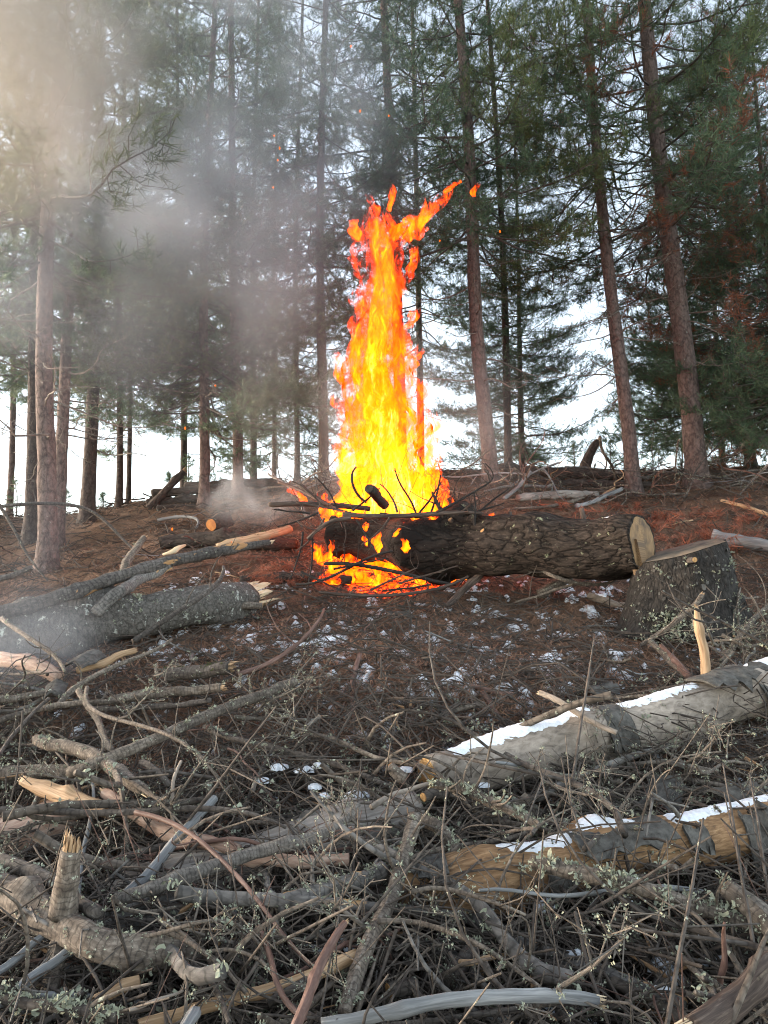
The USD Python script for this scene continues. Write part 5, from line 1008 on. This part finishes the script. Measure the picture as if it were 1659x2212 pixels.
B('pale crooked branch on the slope at the left, below the stacked logs', [(340, 1125, .1), (380, 1118, .12), (425, 1140, .06)], [4, 4, 3], 'silver_wood', twigs=3, tlen=.3)
B('yellow torn leaf-like strip of wood standing on the left slope', [(352, 1200, .3), (380, 1188, .36), (402, 1176, .4)], [3, 8, 3], 'splinter_wood', name='wood_splinter')
# upright stub in front of the stump
B('upright broken orange stub standing between the stump and the snowy log', [(1523, 1480, .24), (1520, 1400, None, 4.35), (1512, 1345, None, 4.35), (1506, 1312, None, 4.35)], [13, 12, 11, 5], 'honey_wood', name='wood_splinter', end1='broken')
# ------------------------------------------------------------------ what covers the slope
RL = np.random.default_rng(77)
def scatter(n, y0=1.9, y1=15.0, half=.56, rng=RL, p=2.0):
    """Points on the slope, even in the picture's width and thinning with distance."""
    u = rng.uniform(0, 1, n); Y = y0 / (1 - u * (1 - y0 / y1)) if p == 2.0 else (y0 ** (1 - p) + u * (y1 ** (1 - p) - y0 ** (1 - p))) ** (1 / (1 - p))
    X = rng.uniform(-1, 1, n) * half * Y; return X, Y
def pile(X, Y):
    """How deep the slash lies: thick near the camera and at the left, thin on the open slope."""
    d = np.clip((4.6 - Y) / 1.8, 0, 1); left = np.clip((-.35 - X / Y) / .15, 0, 1) * np.clip((5.6 - Y) / .8, 0, 1); right = np.clip((X / Y - .12) / .2, 0, 1) * np.clip((4.9 - Y) / .5, 0, 1)
    return np.maximum(np.maximum(d, left * .9), right * .8)
def sticks(P, D, L, R, bend, rng, sides=4, segs=4):
    """Many thin bent sticks as one mesh."""
    n = len(P); u = np.linspace(-.5, .5, segs)
    side = np.cross(D, rng.normal(size=D.shape)); side /= np.linalg.norm(side, axis=1, keepdims=True) + 1e-9; up = np.cross(side, D)
    kink = np.cumsum(rng.normal(size=(n, segs)), 1) * .12
    c = P[:, None] + D[:, None] * (u * 1)[None, :, None] * L[:, None, None] + side[:, None] * ((u ** 2 * 4 - .5)[None, :] * bend[:, None] + kink * .25)[..., None] * L[:, None, None] * .5
    r = R[:, None] * np.linspace(1, .5, segs)[None]
    a = np.arange(sides) * 2 * np.pi / sides
    v = c[:, :, None] + r[:, :, None, None] * (np.cos(a)[None, None, :, None] * side[:, None, None] + np.sin(a)[None, None, :, None] * up[:, None, None])
    i, j = np.meshgrid(np.arange(segs - 1), np.arange(sides), indexing='ij')
    q = np.stack([i * sides + j, i * sides + (j + 1) % sides, (i + 1) * sides + (j + 1) % sides, (i + 1) * sides + j], -1).reshape(-1, 4)
    f = np.vstack([q[:, [0, 1, 2]], q[:, [0, 2, 3]], [[0, 2, 1], [0, 3, 2]] if sides == 4 else [[0, 2, 1]], [[(segs - 1) * sides + k for k in t] for t in (((0, 1, 2), (0, 2, 3)) if sides == 4 else ((0, 1, 2),))]])
    F = (f[None] + (np.arange(n) * segs * sides)[:, None, None]).reshape(-1, 3)
    return v.reshape(-1, 3), F
def flat_dirs(n, rng, tilt=.12, bias=None):
    a = rng.uniform(0, 2 * np.pi, n) if bias is None else bias + rng.normal(size=n) * .7
    d = np.stack([np.cos(a), np.sin(a), .3 * np.sin(a) + rng.normal(size=n) * tilt], 1); return d / np.linalg.norm(d, axis=1, keepdims=True)

M['litter_needles'] = usdkit.material(stage, LK + 'litter_needles', {'g': ('geometry', {}), 'n': ('noise_texture', {'scale': 1.4, 'detail': 3.}), 'mx': ('mix_float', {'fac': .6}),
    'r': ('rgb_ramp', {'ramp': [(.1, (.15, .088, .06)), (.4, (.37, .205, .125)), (.65, (.52, .3, .175)), (.9, (.62, .45, .31))]}), 'p': ('principled_bsdf', {'roughness': .75, 'specular_ior_level': .25})},
    [('g.position', 'n.vector'), ('n.fac', 'mx.a'), ('g.random_per_island', 'mx.b'), ('mx.result', 'r.fac'), ('r.color', 'p.base_color')], surface='p.BSDF')
M['litter_twigs'] = usdkit.material(stage, LK + 'litter_twigs', {'g': ('geometry', {}), 'n': ('noise_texture', {'scale': 60., 'detail': 3.}), 'nr': ('rgb_ramp', {'ramp': [(.3, (.6, .6, .6)), (.7, (1.2, 1.2, 1.2))]}),
    'r': ('rgb_ramp', {'ramp': [(.0, (.06, .048, .04)), (.2, (.155, .115, .09)), (.45, (.275, .218, .17)), (.6, (.24, .14, .095)), (.72, (.4, .35, .29)), (.86, (.48, .36, .24)), (1., (.62, .52, .4))]}),
    'mx': ('mix', {'mix_type': 'multiply', 'fac': 1.}), 'p': ('principled_bsdf', {'roughness': .85, 'specular_ior_level': .2})},
    [('g.position', 'n.vector'), ('n.fac', 'nr.fac'), ('g.random_per_island', 'r.fac'), ('r.color', 'mx.color1'), ('nr.color', 'mx.color2'), ('mx.color', 'p.base_color')], surface='p.BSDF')

# needles: thin straight blades, lying every way
n = 150000
X, Y = scatter(n, 2.6, 14.5); keep = RL.uniform(size=n) < (1 - .75 * pile(X, Y)); X, Y = X[keep], Y[keep]; n = len(X)
D = flat_dirs(n, RL, .25); L = RL.uniform(.07, .17, n); P = np.stack([X, Y, ground(X, Y) + .004 + RL.uniform(0, .04, n)], 1)
S = np.cross(D, [0, 0, 1.0]); S /= np.linalg.norm(S, axis=1, keepdims=True); wd = RL.uniform(.0018, .0042, n)[:, None] * np.maximum(1, Y / 5)[:, None]
V = np.stack([P - D * L[:, None] / 2 - S * wd, P - D * L[:, None] / 2 + S * wd, P + D * L[:, None] / 2], 1).reshape(-1, 3)
single('needle_litter', (V, np.arange(len(V)).reshape(-1, 3)), M['litter_needles'], kind='stuff', smooth=False)
# small twigs, thousands
n = 9500
X, Y = scatter(n, 1.9, 14.5, p=1.8); pl = pile(X, Y); keep = RL.uniform(size=n) < .5 + .5 * np.clip(pl + (Y > 8) * .6, 0, 1); X, Y, pl = X[keep], Y[keep], pl[keep]; n = len(X)
D = flat_dirs(n, RL, .22); L = RL.lognormal(-1.75, .55, n); L = np.clip(L, .05, .7); R = np.clip(L * RL.uniform(.008, .018, n), .0012, .006) * np.maximum(1, Y / 7)
P = np.stack([X, Y, ground(X, Y) + .01 + RL.uniform(0, 1, n) ** 1.2 * (.05 + .26 * pl)], 1)
single('twig_litter', sticks(P, D, L, R, RL.normal(size=n) * .35, RL), M['litter_twigs'], kind='stuff', smooth=False)
n = 12500
X, Y = scatter(n, 3.2, 14.5, p=1.8); D = flat_dirs(n, RL, .3); L = np.clip(RL.lognormal(-1.7, .5, n), .06, .6); R = np.clip(L * RL.uniform(.009, .022, n), .0024, .0075) * np.maximum(1, Y / 7)
P = np.stack([X, Y, ground(X, Y) + .012 + RL.uniform(0, 1, n) ** 2 * .09], 1)
single('twig_litter', sticks(P, D, L, R, RL.normal(size=n) * .4, RL), M['litter_twigs'], kind='stuff', smooth=False)
n = 3800
X, Y = scatter(n * 2, 1.9, 5.6, p=1.6); pl = pile(X, Y); keep = RL.uniform(size=n * 2) < pl; X, Y, pl = X[keep][:n], Y[keep][:n], pl[keep][:n]; n = len(X)
D = flat_dirs(n, RL, .28); L = np.clip(RL.lognormal(-1.05, .4, n), .15, .9); R = np.clip(L * RL.uniform(.005, .012, n), .0022, .006)
P = np.stack([X, Y, ground(X, Y) + .01 + RL.uniform(0, 1, n) ** 1.1 * (.05 + .28 * pl)], 1)
single('twig_tangle', sticks(P, D, L, R, RL.normal(size=n) * .5, RL, 5, 6), M['litter_twigs'], kind='stuff', smooth=True)
# crumbs of lichen all through the pile
n = 2600
X, Y = scatter(n * 2, 2.0, 5.6, p=1.7); pl = pile(X, Y); keep = RL.uniform(size=n * 2) < pl; X, Y, pl = X[keep][:n], Y[keep][:n], pl[keep][:n]; n = len(X); m = 9
c = np.repeat(np.stack([X, Y, ground(X, Y) + .02 + RL.uniform(0, 1, n) * .28 * pl], 1), m, 0); N = len(c)
sz = np.repeat(RL.lognormal(-4.75, .35, n), m)[:, None]; c = c + RL.normal(size=c.shape) * sz * .9
d = RL.normal(size=c.shape) + [0, -.3, .6]; d /= np.linalg.norm(d, axis=1, keepdims=True); w = np.cross(d, RL.normal(size=c.shape)); w /= np.linalg.norm(w, axis=1, keepdims=True)
V = np.stack([c - w * sz * .2, c + w * sz * .2, c + d * sz + w * sz * RL.uniform(.2, .7, (N, 1)), c + d * sz * .9 - w * sz * RL.uniform(.2, .7, (N, 1))], 1).reshape(-1, 3)
single('lichen_crumbs', (V, (np.array([[0, 1, 2], [0, 2, 3]])[None] + (np.arange(N) * 4)[:, None, None]).reshape(-1, 3)), M['lichen'], kind='stuff', smooth=False)
# chips and splinters of pale wood
n = 360
X, Y = scatter(n, 2.1, 9.5); D = flat_dirs(n, RL, .25); L = np.clip(RL.lognormal(-3.0, .5, n), .015, .13); s = np.cross(D, RL.normal(size=D.shape) + [0, 0, 2]); s /= np.linalg.norm(s, axis=1, keepdims=True); t = np.cross(s, D)
P = np.stack([X, Y, ground(X, Y) + .015 + RL.uniform(0, 1, n) * (.03 + .28 * pile(X, Y))], 1); w = L * RL.uniform(.08, .3, n); h = L * .07
V = []
for sx, sy, sz in ((-1, -1, 0), (-1, 1, 0), (1, .2, 0), (1.4, -.3, 0), (-1, -1, 1), (-.8, 1, 1), (.9, .2, 1), (1.2, -.3, 1)): V.append(P + D * (L * .5 * sx)[:, None] + s * (w * .5 * sy)[:, None] + t * (h * sz)[:, None])
V = np.stack(V, 1); F = np.array([[0, 1, 2], [0, 2, 3], [4, 6, 5], [4, 7, 6], [0, 5, 1], [0, 4, 5], [1, 6, 2], [1, 5, 6], [2, 7, 3], [2, 6, 7], [3, 4, 0], [3, 7, 4]])
M['chips'] = usdkit.material(stage, LK + 'chips', {'g': ('geometry', {}), 'n': ('noise_texture', {'scale': 90., 'detail': 3.}), 'nr': ('rgb_ramp', {'ramp': [(.3, (.65, .6, .55)), (.7, (1.1, 1.1, 1.1))]}),
    'r': ('rgb_ramp', {'ramp': [(0, (.22, .13, .065)), (.4, (.4, .26, .12)), (.75, (.5, .36, .2)), (1, (.62, .52, .38))]}), 'mx': ('mix', {'mix_type': 'multiply', 'fac': 1.}), 'p': ('principled_bsdf', {'roughness': .8})},
    [('g.position', 'n.vector'), ('n.fac', 'nr.fac'), ('g.random_per_island', 'r.fac'), ('r.color', 'mx.color1'), ('nr.color', 'mx.color2'), ('mx.color', 'p.base_color')], surface='p.BSDF')
single('wood_chips', (V.reshape(-1, 3), (F[None] + (np.arange(n) * 8)[:, None, None]).reshape(-1, 3)), M['chips'], kind='stuff', smooth=False)

# sticks one can count: copies of a few grown shapes
def stick_proto(seed, L, r, side, lich, mat):
    rng = np.random.default_rng(seed); m = 7; x = np.linspace(-.5, .5, m) * L
    main = np.stack([x, np.cumsum(rng.normal(size=m)) * L * .035, np.cumsum(rng.normal(size=m)) * L * .025], 1)
    ms, info = limb(main, np.linspace(r, r * .5, m), 7, L / 14, r * .5, .12, seed)
    tw = []
    for k in range(side):
        i = int(rng.uniform(.15, .97) * (len(info['p']) - 1)); ph = rng.uniform(0, 6.28); nrm = math.cos(ph) * info['a'][i] + math.sin(ph) * info['b'][i]
        d = nrm + info['t'][i] * rng.uniform(.2, 1.2); d /= np.linalg.norm(d); l = L * rng.uniform(.1, .4); o = info['p'][i]; p2 = o + d * l + rng.normal(size=3) * l * .2
        tw.append(limb([o, o + d * l * .5 + rng.normal(size=3) * l * .08, p2], [r * .5, r * .4, r * .2], 5, l / 5, r * .3, .05, seed + k)[0])
        for _ in range(2):
            d2 = d + rng.normal(size=3) * .6; q = o + (p2 - o) * rng.uniform(.3, .9); tw.append(limb([q, q + d2 * l * rng.uniform(.2, .5)], [r * .25, r * .15], 4, l / 3, 0, 0, seed)[0])
    fl = flakes(info, lich, .013, seed, 0, 1, 2.0, 10) if lich else None
    return ms, join(tw) if tw else None, fl, mat
SP = [stick_proto(300 + k, L, r, s, li, m) for k, (L, r, s, li, m) in enumerate([(.55, .006, 2, 0, 'dark_bark'), (.8, .009, 3, 8, 'grey_bark'), (.45, .005, 4, 0, 'red_bark'), (1.0, .011, 3, 16, 'grey_bark'), (.65, .0075, 1, 0, 'silver_wood'),
      (.9, .007, 6, 20, 'dark_bark'), (.5, .008, 0, 0, 'honey_wood'), (.75, .006, 7, 26, 'grey_bark'), (.6, .012, 1, 6, 'peeling_bark'), (.7, .0055, 5, 10, 'red_bark')])]
LOOK = ['thin dark dead stick', 'thick grey lichened stick', 'short reddish dead twig', 'long grey lichened stick', 'bare silvery stick', 'thin dark twiggy branchlet', 'short bare tan stick', 'twiggy grey lichened branchlet', 'short stout stick with peeling bark', 'thin red-brown twiggy branchlet']
first = {}
def copy_thing(key, name, build, label, cat, group, o, rz, ry, s):
    path = '/World/' + numbered('/World', name); x = UsdGeom.Xform.Define(stage, path)
    x.AddTranslateOp().Set(Gf.Vec3d(*[float(c) for c in o])); x.AddRotateZOp().Set(float(rz)); x.AddRotateYOp().Set(float(ry)); x.AddScaleOp().Set(Gf.Vec3f(s, s, s))
    setd(x.GetPrim(), label=label, category=cat, group=group)
    if key not in first:
        c = stage.CreateClassPrim('/World/Looks/shape_' + key); build(str(c.GetPath())); first[key] = c.GetPath()
    x.GetPrim().GetReferences().AddInternalReference(first[key]); x.GetPrim().SetInstanceable(True)
def build_stick(k):
    def go(p):
        ms, tw, fl, m = SP[k]; put(p + ('/wood' if 'wood' in m else '/bark'), ms, M[m], True, ms[2])
        if tw is not None: setd(put(p + '/twigs', tw, M[m], True, tw[2]).GetPrim(), kind='stuff')
        if fl is not None: setd(put(p + '/lichen', fl, M['lichen'], False).GetPrim(), kind='stuff')
    return go
n = 300
X, Y = scatter(n * 3, 2.1, 10.5, .52); pl = pile(X, Y); keep = np.nonzero(RL.uniform(size=len(X)) < .36 + .64 * pl)[0][:n]
for q in keep:
    near = pl[q] > .3; k = int(RL.choice([1, 3, 7, 8, 5, 0, 9, 2, 4, 6], p=[.2, .22, .17, .1, .09, .08, .05, .03, .03, .03])) if near else int(RL.integers(len(SP)))
    zz = float(ground(X[q], Y[q])) + .02 + RL.uniform(.1, 1) * (.05 + .26 * pl[q])
    zone = 'lying on the open needle-covered slope' if not near else 'in the left third of the slash pile' if X[q] / Y[q] < -.17 else 'in the right third of the slash pile' if X[q] / Y[q] > .17 else 'in the middle of the slash pile'
    copy_thing(f'stick_{k}', 'stick', build_stick(k), f'{LOOK[k]} {zone}', 'stick', f'{LOOK[k]}s {zone}', (X[q], Y[q], zz), RL.uniform(0, 360), RL.normal() * 9, float(RL.uniform(.9, 2.2) if near else RL.uniform(.7, 1.2)))

for _ in range(64):
    x = RL.uniform(560, 1060) if _ < 22 else RL.uniform(1080, 1650); y = RL.uniform(1020, 1075) if _ < 22 else RL.uniform(1020, 1060); k = int(RL.integers(len(SP))); o = hit(x, y, RL.uniform(.03, .25))
    zone = 'in the brush heaped along the crest behind the fire' if _ < 22 else 'in the brush along the crest at the right'
    copy_thing(f'stick_{k}', 'stick', build_stick(k), f'{LOOK[k]} {zone}', 'stick', f'{LOOK[k]}s {zone}', o, RL.uniform(0, 360), RL.normal() * 22, float(RL.uniform(1.2, 2.4)))
# dead lichened boughs with many fine twigs
def bough_brush(seed):
    rng = np.random.default_rng(seed); L = .75; w = make_dead_limb(seed, L, 8); parts = [w]; m, info = limb([[0, 0, 0], [L * .5, 0, 0], [L, 0, .02]], [.007, .006, .003], 5, .1)
    A, k0 = [], 0; pts = w[0][rng.integers(0, len(w[0]), 60)]
    fv, ff = [], []
    for o in pts:
        for _ in range(6):
            d = rng.normal(size=3); d /= np.linalg.norm(d); s = np.cross(d, rng.normal(size=3)); s /= np.linalg.norm(s); q = rng.uniform(.004, .009); o2 = o + rng.normal(size=3) * .006
            fv += [o2 - s * q * .25, o2 + s * q * .25, o2 + d * q + s * q * .45, o2 + d * q * .9 - s * q * .4]; ff += [[k0, k0 + 1, k0 + 2], [k0, k0 + 2, k0 + 3]]; k0 += 4
    return w, (np.array(fv), np.array(ff))
BB = [bough_brush(700 + k) for k in range(4)]
def build_brush(k):
    def go(p):
        setd(put(p + '/twigs', BB[k][0], M['limb_bark'], True, BB[k][0][2]).GetPrim(), kind='stuff'); setd(put(p + '/lichen', BB[k][1], M['lichen'], False).GetPrim(), kind='stuff')
    return go
def brush(x, y, h, rz, ry, s, where):
    o = hit(x, y, h); k = int(RL.integers(4))
    copy_thing(f'brush_{k}', 'dead_bough', build_brush(k), where[0], 'dead bough', where[1], o, rz, ry, s)
WH = {'snow': ('grey-green lichened dead bough tangled under the snowy log', 'dead boughs tangled under the snowy log'), 'stump': ('grey-green lichened dead bough heaped at the right edge beside the stump', 'dead boughs beside the stump'),
      'mid': ('grey-green lichened dead bough caught between the branches at the bottom centre', 'dead boughs at the bottom centre'), 'left': ('grey-green lichened dead bough lying in the left half of the slash pile', 'dead boughs in the left half of the pile'),
      'br': ('grey-green lichened dead bough in the hollow at the bottom right', 'dead boughs at the bottom right')}
for key, n, (xa, xb), (ya, yb), (ha, hb) in (('snow', 30, (1080, 1640), (1660, 1765), (.05, .2)), ('stump', 26, (1500, 1690), (1290, 1440), (.02, .22)), ('mid', 14, (760, 1000), (1760, 2120), (.1, .3)), ('left', 22, (20, 700), (1420, 2150), (.08, .3)), ('br', 16, (1050, 1640), (2000, 2200), (.02, .2))):
    for _ in range(n):
        brush(RL.uniform(xa, xb), RL.uniform(ya, yb), RL.uniform(ha, hb), RL.uniform(0, 360), RL.normal() * 22 - 5, float(RL.uniform(.5, .95)), WH[key])

# red dead needle sprays on the upper slope and by the fire
def build_spray(k):
    def go(p):
        rng = np.random.default_rng(900 + k); C_, A_ = [], []
        for _ in range(9):
            c = rng.normal(size=3) * [.12, .12, .035]; a = rng.normal(size=3) * [1, 1, .4] + [0, 0, .5]; a /= np.linalg.norm(a); C_.append(c); A_.append(a)
        v, f, _u = needle_tufts(np.array(C_), np.array(A_), rng, 16, .11, .003, .6)
        kind = np.zeros((len(v), 3)); kind[:, 0] = 1; kind[:, 1] = np.repeat(rng.uniform(0, 1, len(f)), 3)
        setd(put(p + '/needles', (v, f), M['needles_red'], False, None, {'needle': kind}).GetPrim(), kind='stuff')
    return go
M['needles_red'] = mat_needles('needles_red', (.13, .045, .028), (.32, .12, .07), trans=.2)
for _ in range(46):
    x, y = RL.uniform(1180, 1650), RL.uniform(1085, 1190); o = hit(x, y, .05); k = int(RL.integers(3))
    copy_thing(f'spray_{k}', 'needle_spray', build_spray(k), 'red-brown dead needle spray lying on the upper slope behind the stump', 'needle spray', 'dead needle sprays on the upper slope', o, RL.uniform(0, 360), 0, float(RL.uniform(.7, 1.6)))
for _ in range(14):
    x, y = RL.uniform(555, 665), RL.uniform(1215, 1262); o = hit(x, y, .05); k = int(RL.integers(3))
    copy_thing(f'spray_{k}', 'needle_spray', build_spray(k), 'red-brown dead needle spray glowing just left of the fire', 'needle spray', 'dead needle sprays left of the fire', o, RL.uniform(0, 360), 0, float(RL.uniform(.6, 1.1)))

# snow left in small patches
V, F, k0 = [], [], 0
SN = [(730, 1385, 22, 6), (690, 1390, 28, 6), (655, 1400, 20, 5), (745, 1430, 14, 5), (790, 1450, 12, 8), (830, 1400, 14, 5), (865, 1412, 20, 5), (720, 1460, 10, 5), (785, 1478, 12, 6), (965, 1480, 34, 9), (990, 1470, 16, 8), (935, 1500, 26, 7), (985, 1510, 22, 7), (905, 1470, 12, 6), (1025, 1500, 20, 6),
      (1165, 1445, 22, 9), (1190, 1430, 14, 8), (1150, 1420, 14, 7), (1195, 1488, 26, 8), (1215, 1500, 20, 6), (1330, 1420, 9, 10), (1325, 1455, 12, 10), (1350, 1465, 26, 7), (1395, 1475, 24, 6), (1310, 1350, 16, 5), (1280, 1330, 12, 4), (1255, 1320, 22, 5), (1240, 1375, 10, 4), (1130, 1500, 16, 8), (1080, 1585, 24, 5), (840, 1590, 12, 12), (835, 1610, 8, 8),
      (700, 1380, 14, 4), (1300, 1375, 18, 5), (1060, 1440, 14, 5), (1110, 1395, 14, 4), (640, 1480, 14, 6), (600, 1660, 20, 8), (660, 1665, 22, 8), (690, 1655, 16, 7), (700, 1720, 14, 6), (770, 1720, 26, 12), (570, 1690, 14, 6), (680, 1700, 14, 7), (740, 1890, 18, 8), (960, 1645, 20, 12), (875, 1665, 16, 9),
      (985, 1968, 14, 12), (1185, 1955, 20, 9), (1170, 1965, 12, 8), (1345, 1945, 22, 10), (1435, 2075, 26, 18), (1450, 2110, 28, 16), (1420, 2095, 16, 14), (1510, 2030, 22, 8), (1540, 2080, 28, 7), (1165, 2190, 44, 14), (1215, 2200, 50, 14), (1130, 2205, 26, 10), (1260, 2212, 30, 10), (1640, 2150, 20, 10), (745, 2040, 40, 12), (690, 2050, 26, 10), (1335, 2130, 26, 9), (1310, 1780, 14, 6), (1150, 1720, 10, 6), (1040, 1700, 18, 7)]
for t in range(90):
    cx, cy = RL.normal(1030, 210), RL.normal(1440, 55)
    if cy < 1310 or cy > 1640: continue
    SN.append((cx, cy, RL.uniform(4, 16), RL.uniform(2, 5)))
sx, sy = np.meshgrid(np.arange(-2.0, 2.6, .018), np.arange(3.5, 7.6, .018), indexing='ij')
wt = np.zeros_like(sx)
for x, y, rx, ry in SN:
    if y >= 1625: continue
    c = hit(x, y, .0); s_ = c[1] / FPX; a = max(rx * s_, .03); b = max(ry * s_ * 2.6, .04)
    wt = np.maximum(wt, np.exp(-((sx - c[0]) / a) ** 2 - ((sy - c[1]) / b) ** 2))
q3 = np.stack([sx, sy * .8, 0 * sx], -1)
nz = .6 * meshkit.fbm(q3 * 9, 3, 21) + .4 * meshkit.fbm(q3 * 30, 2, 22)
lvl = np.clip((nz + .32 * wt - .70) / .13, -1, 1)
sz_ = ground(sx, sy) + .016 + .024 * np.clip(lvl, -1, 1) + .012 * (meshkit.fbm(q3 * 45, 2, 25) - .5)
m_, n_s = sx.shape; ii, jj = np.meshgrid(np.arange(m_ - 1), np.arange(n_s - 1), indexing='ij'); q = np.stack([ii * n_s + jj, (ii + 1) * n_s + jj, (ii + 1) * n_s + jj + 1, ii * n_s + jj + 1], -1).reshape(-1, 4)
q = q[(lvl.ravel()[q] > -.3).any(1)]; used, inv = np.unique(q, return_inverse=True); inv = inv.reshape(q.shape)
V.append(np.stack([sx, sy, sz_], -1).reshape(-1, 3)[used]); F.append(np.vstack([inv[:, [0, 1, 2]], inv[:, [0, 2, 3]]]) + k0); k0 += len(used)
for x, y, rx, ry in SN:
    if y < 1625: continue
    c = hit(x, y, .03 if y < 1620 else .2 if y > 1900 else .14); s = c[1] / FPX; na = 36; ph = np.linspace(0, 2 * np.pi, na + 1)[:-1]; sd_ = RL.uniform(0, 50); ryw = ry * s * 2.6
    base = ground(c[0], c[1])
    rings = []
    for q in (0, .35, .7, .92, 1.0):
        k = .1 + 1.3 * meshkit.fbm(np.stack([np.cos(ph) * 2.2, np.sin(ph) * 2.2, 0 * ph], 1) + sd_, 3, 2) + .9 * (meshkit.fbm(np.stack([np.cos(ph) * 6, np.sin(ph) * 6, 0 * ph], 1) + sd_, 2, 4) - .3)
        px, py = c[0] + np.cos(ph) * rx * s * k * q, c[1] + np.sin(ph) * ryw * k * q
        hh = (.5 + 1.0 * meshkit.fbm(np.stack([px * 14, py * 14, 0 * px], 1), 3, 8)) * min(.016, rx * s * .3) * (1 - q ** 2) - .012 * (q == 1.0)
        if y < 1620: z = ground(px, py) + .030 + hh
        else: z = c[2] + .01 + hh + .02 * (meshkit.fbm(np.stack([px * 5, py * 5, 0 * px], 1), 2, 4) - .5)
        rings.append(np.stack([px, py, z], 1))
    v = np.vstack([rings[0][:1]] + rings[1:]); f = []
    for j in range(na):
        j2 = (j + 1) % na; f.append([0, 1 + j, 1 + j2])
        for q in range(3):
            A = 1 + q * na; f += [[A + j, A + na + j, A + na + j2], [A + j, A + na + j2, A + j2]]
    V.append(v); F.append(np.array(f) + k0); k0 += len(v)
single('snow', (np.vstack(V), np.vstack(F)), M['snow'], kind='stuff')

# plates of loose bark
for k, (x, y, h, s, rz) in enumerate(((1300, 1480, .1, .06, 30), (180, 1415, .3, .07, 80), (860, 1320, .05, .05, 10), (1430, 1700, .2, .08, 60), (500, 2000, .2, .07, 130), (1590, 1700, .3, .06, 20), (960, 2060, .2, .06, 75), (300, 1960, .25, .07, 40), (120, 1480, .3, .06, 110), (700, 1760, .25, .05, 150))):
    c = hit(x, y, h); u, w = np.meshgrid(np.linspace(-1, 1, 9), np.linspace(-1, 1, 7), indexing='ij'); rng = np.random.default_rng(k)
    e = 1 + .35 * (meshkit.fbm(np.stack([u * 2, w * 2, 0 * u + k], -1), 2, k) - .5)
    X_, Y_ = u * s * 1.8 * e, w * s * e; Z_ = -.5 * (Y_ ** 2) / s + .02 * (meshkit.fbm(np.stack([u * 3, w * 3, 0 * u + k], -1), 3, k) - .5)
    a = math.radians(rz); top = np.stack([c[0] + X_ * math.cos(a) - Y_ * math.sin(a), c[1] + X_ * math.sin(a) + Y_ * math.cos(a), c[2] + Z_ + .25 * (X_ * math.sin(a) + Y_ * math.cos(a))], -1).reshape(-1, 3)
    ii, jj = np.meshgrid(np.arange(8), np.arange(6), indexing='ij'); q = np.stack([ii * 7 + jj, (ii + 1) * 7 + jj, (ii + 1) * 7 + jj + 1, ii * 7 + jj + 1], -1).reshape(-1, 4); f = np.vstack([q[:, [0, 1, 2]], q[:, [0, 2, 3]]])
    rim = np.concatenate([np.arange(9) * 7, 56 + np.arange(1, 7), np.arange(7, -1, -1) * 7 + 6, np.arange(5, 0, -1)]); r2 = np.roll(rim, -1)
    single('bark_piece', (np.vstack([top, top - [0, 0, .01]]), np.vstack([f, f[:, ::-1] + 63, np.stack([rim, rim + 63, r2 + 63], 1), np.stack([rim, r2 + 63, r2], 1)])), M['bark_plate'], 'loose curled plate of grey bark lying in the slash', 'bark', 'loose bark plates in the slash', smooth=30)

# young growth on the crest
def sapling(label, x, y, ytop, Y, seed, name='sapling'):
    b = at(x, y, Y); t = at(x, ytop, Y); H = t[2] - b[2]; rng = np.random.default_rng(seed); th = Thing(name, label, 'sapling', origin=b)
    th.part('stem', limb([b - [0, 0, .2], b + [rng.normal() * .02, 0, H * .5], t], [.014, .01, .004], 6, .1, .01, .1, seed)[0], M['limb_bark'])
    C_, A_, tw = [], [], []
    for k in range(int(9 + H * 9)):
        u = rng.uniform(.12, 1); o = b + (t - b) * u; a = rng.uniform(0, 6.28); l = (1 - u * .8) * .42 * H * rng.uniform(.5, 1); d = np.array([math.cos(a), math.sin(a), .45]); e = o + d * l
        tw.append(limb([o, (o + e) / 2, e], [.004, .003, .002], 4, .1, .004, 0, k)[0])
        for s in (.45, .75, 1.): C_.append(o + (e - o) * s); A_.append(d / np.linalg.norm(d))
    C_.append(t); A_.append(np.array([0, 0, 1.])); v, f, _u = needle_tufts(np.array(C_), np.array(A_), rng, 10, .09, .0035, .6); kind = np.zeros((len(v), 3)); kind[:, 0] = 1; kind[:, 1] = np.repeat(rng.uniform(0, 1, len(f)), 3)
    th.part('twig', join(tw), M['limb_bark']); th.part('needles', (v, f), M['needles'], smooth=False, kind='stuff', prim={'needle': kind})
for a in (('young pine on the crest just right of the leaning pine', 1408, 1025, 945, 13.0), ('small young pine on the crest left of the broken snag', 1238, 1018, 958, 13.0), ('sparse young pine on the crest right behind the broken snag', 1318, 1022, 948, 13.2), ('young pine by the right foot of the largest leaning pine', 1475, 1025, 965, 12.8),
          ('tiny pine on the left crest between the dark trunks', 222, 1105, 1062, 13.0), ('young leafy pine above the log stack on the left crest', 365, 1075, 1015, 13.0), ('bushy young pine at the left edge behind the nearest trunk', 30, 1120, 1030, 13.0), ('low young pine behind the nearest left trunk', 145, 1115, 1055, 13.2), ('leafy sapling rising behind the middle of the log stack', 408, 1060, 985, 13.0)):
    sapling(*a, seed=int(a[1]))
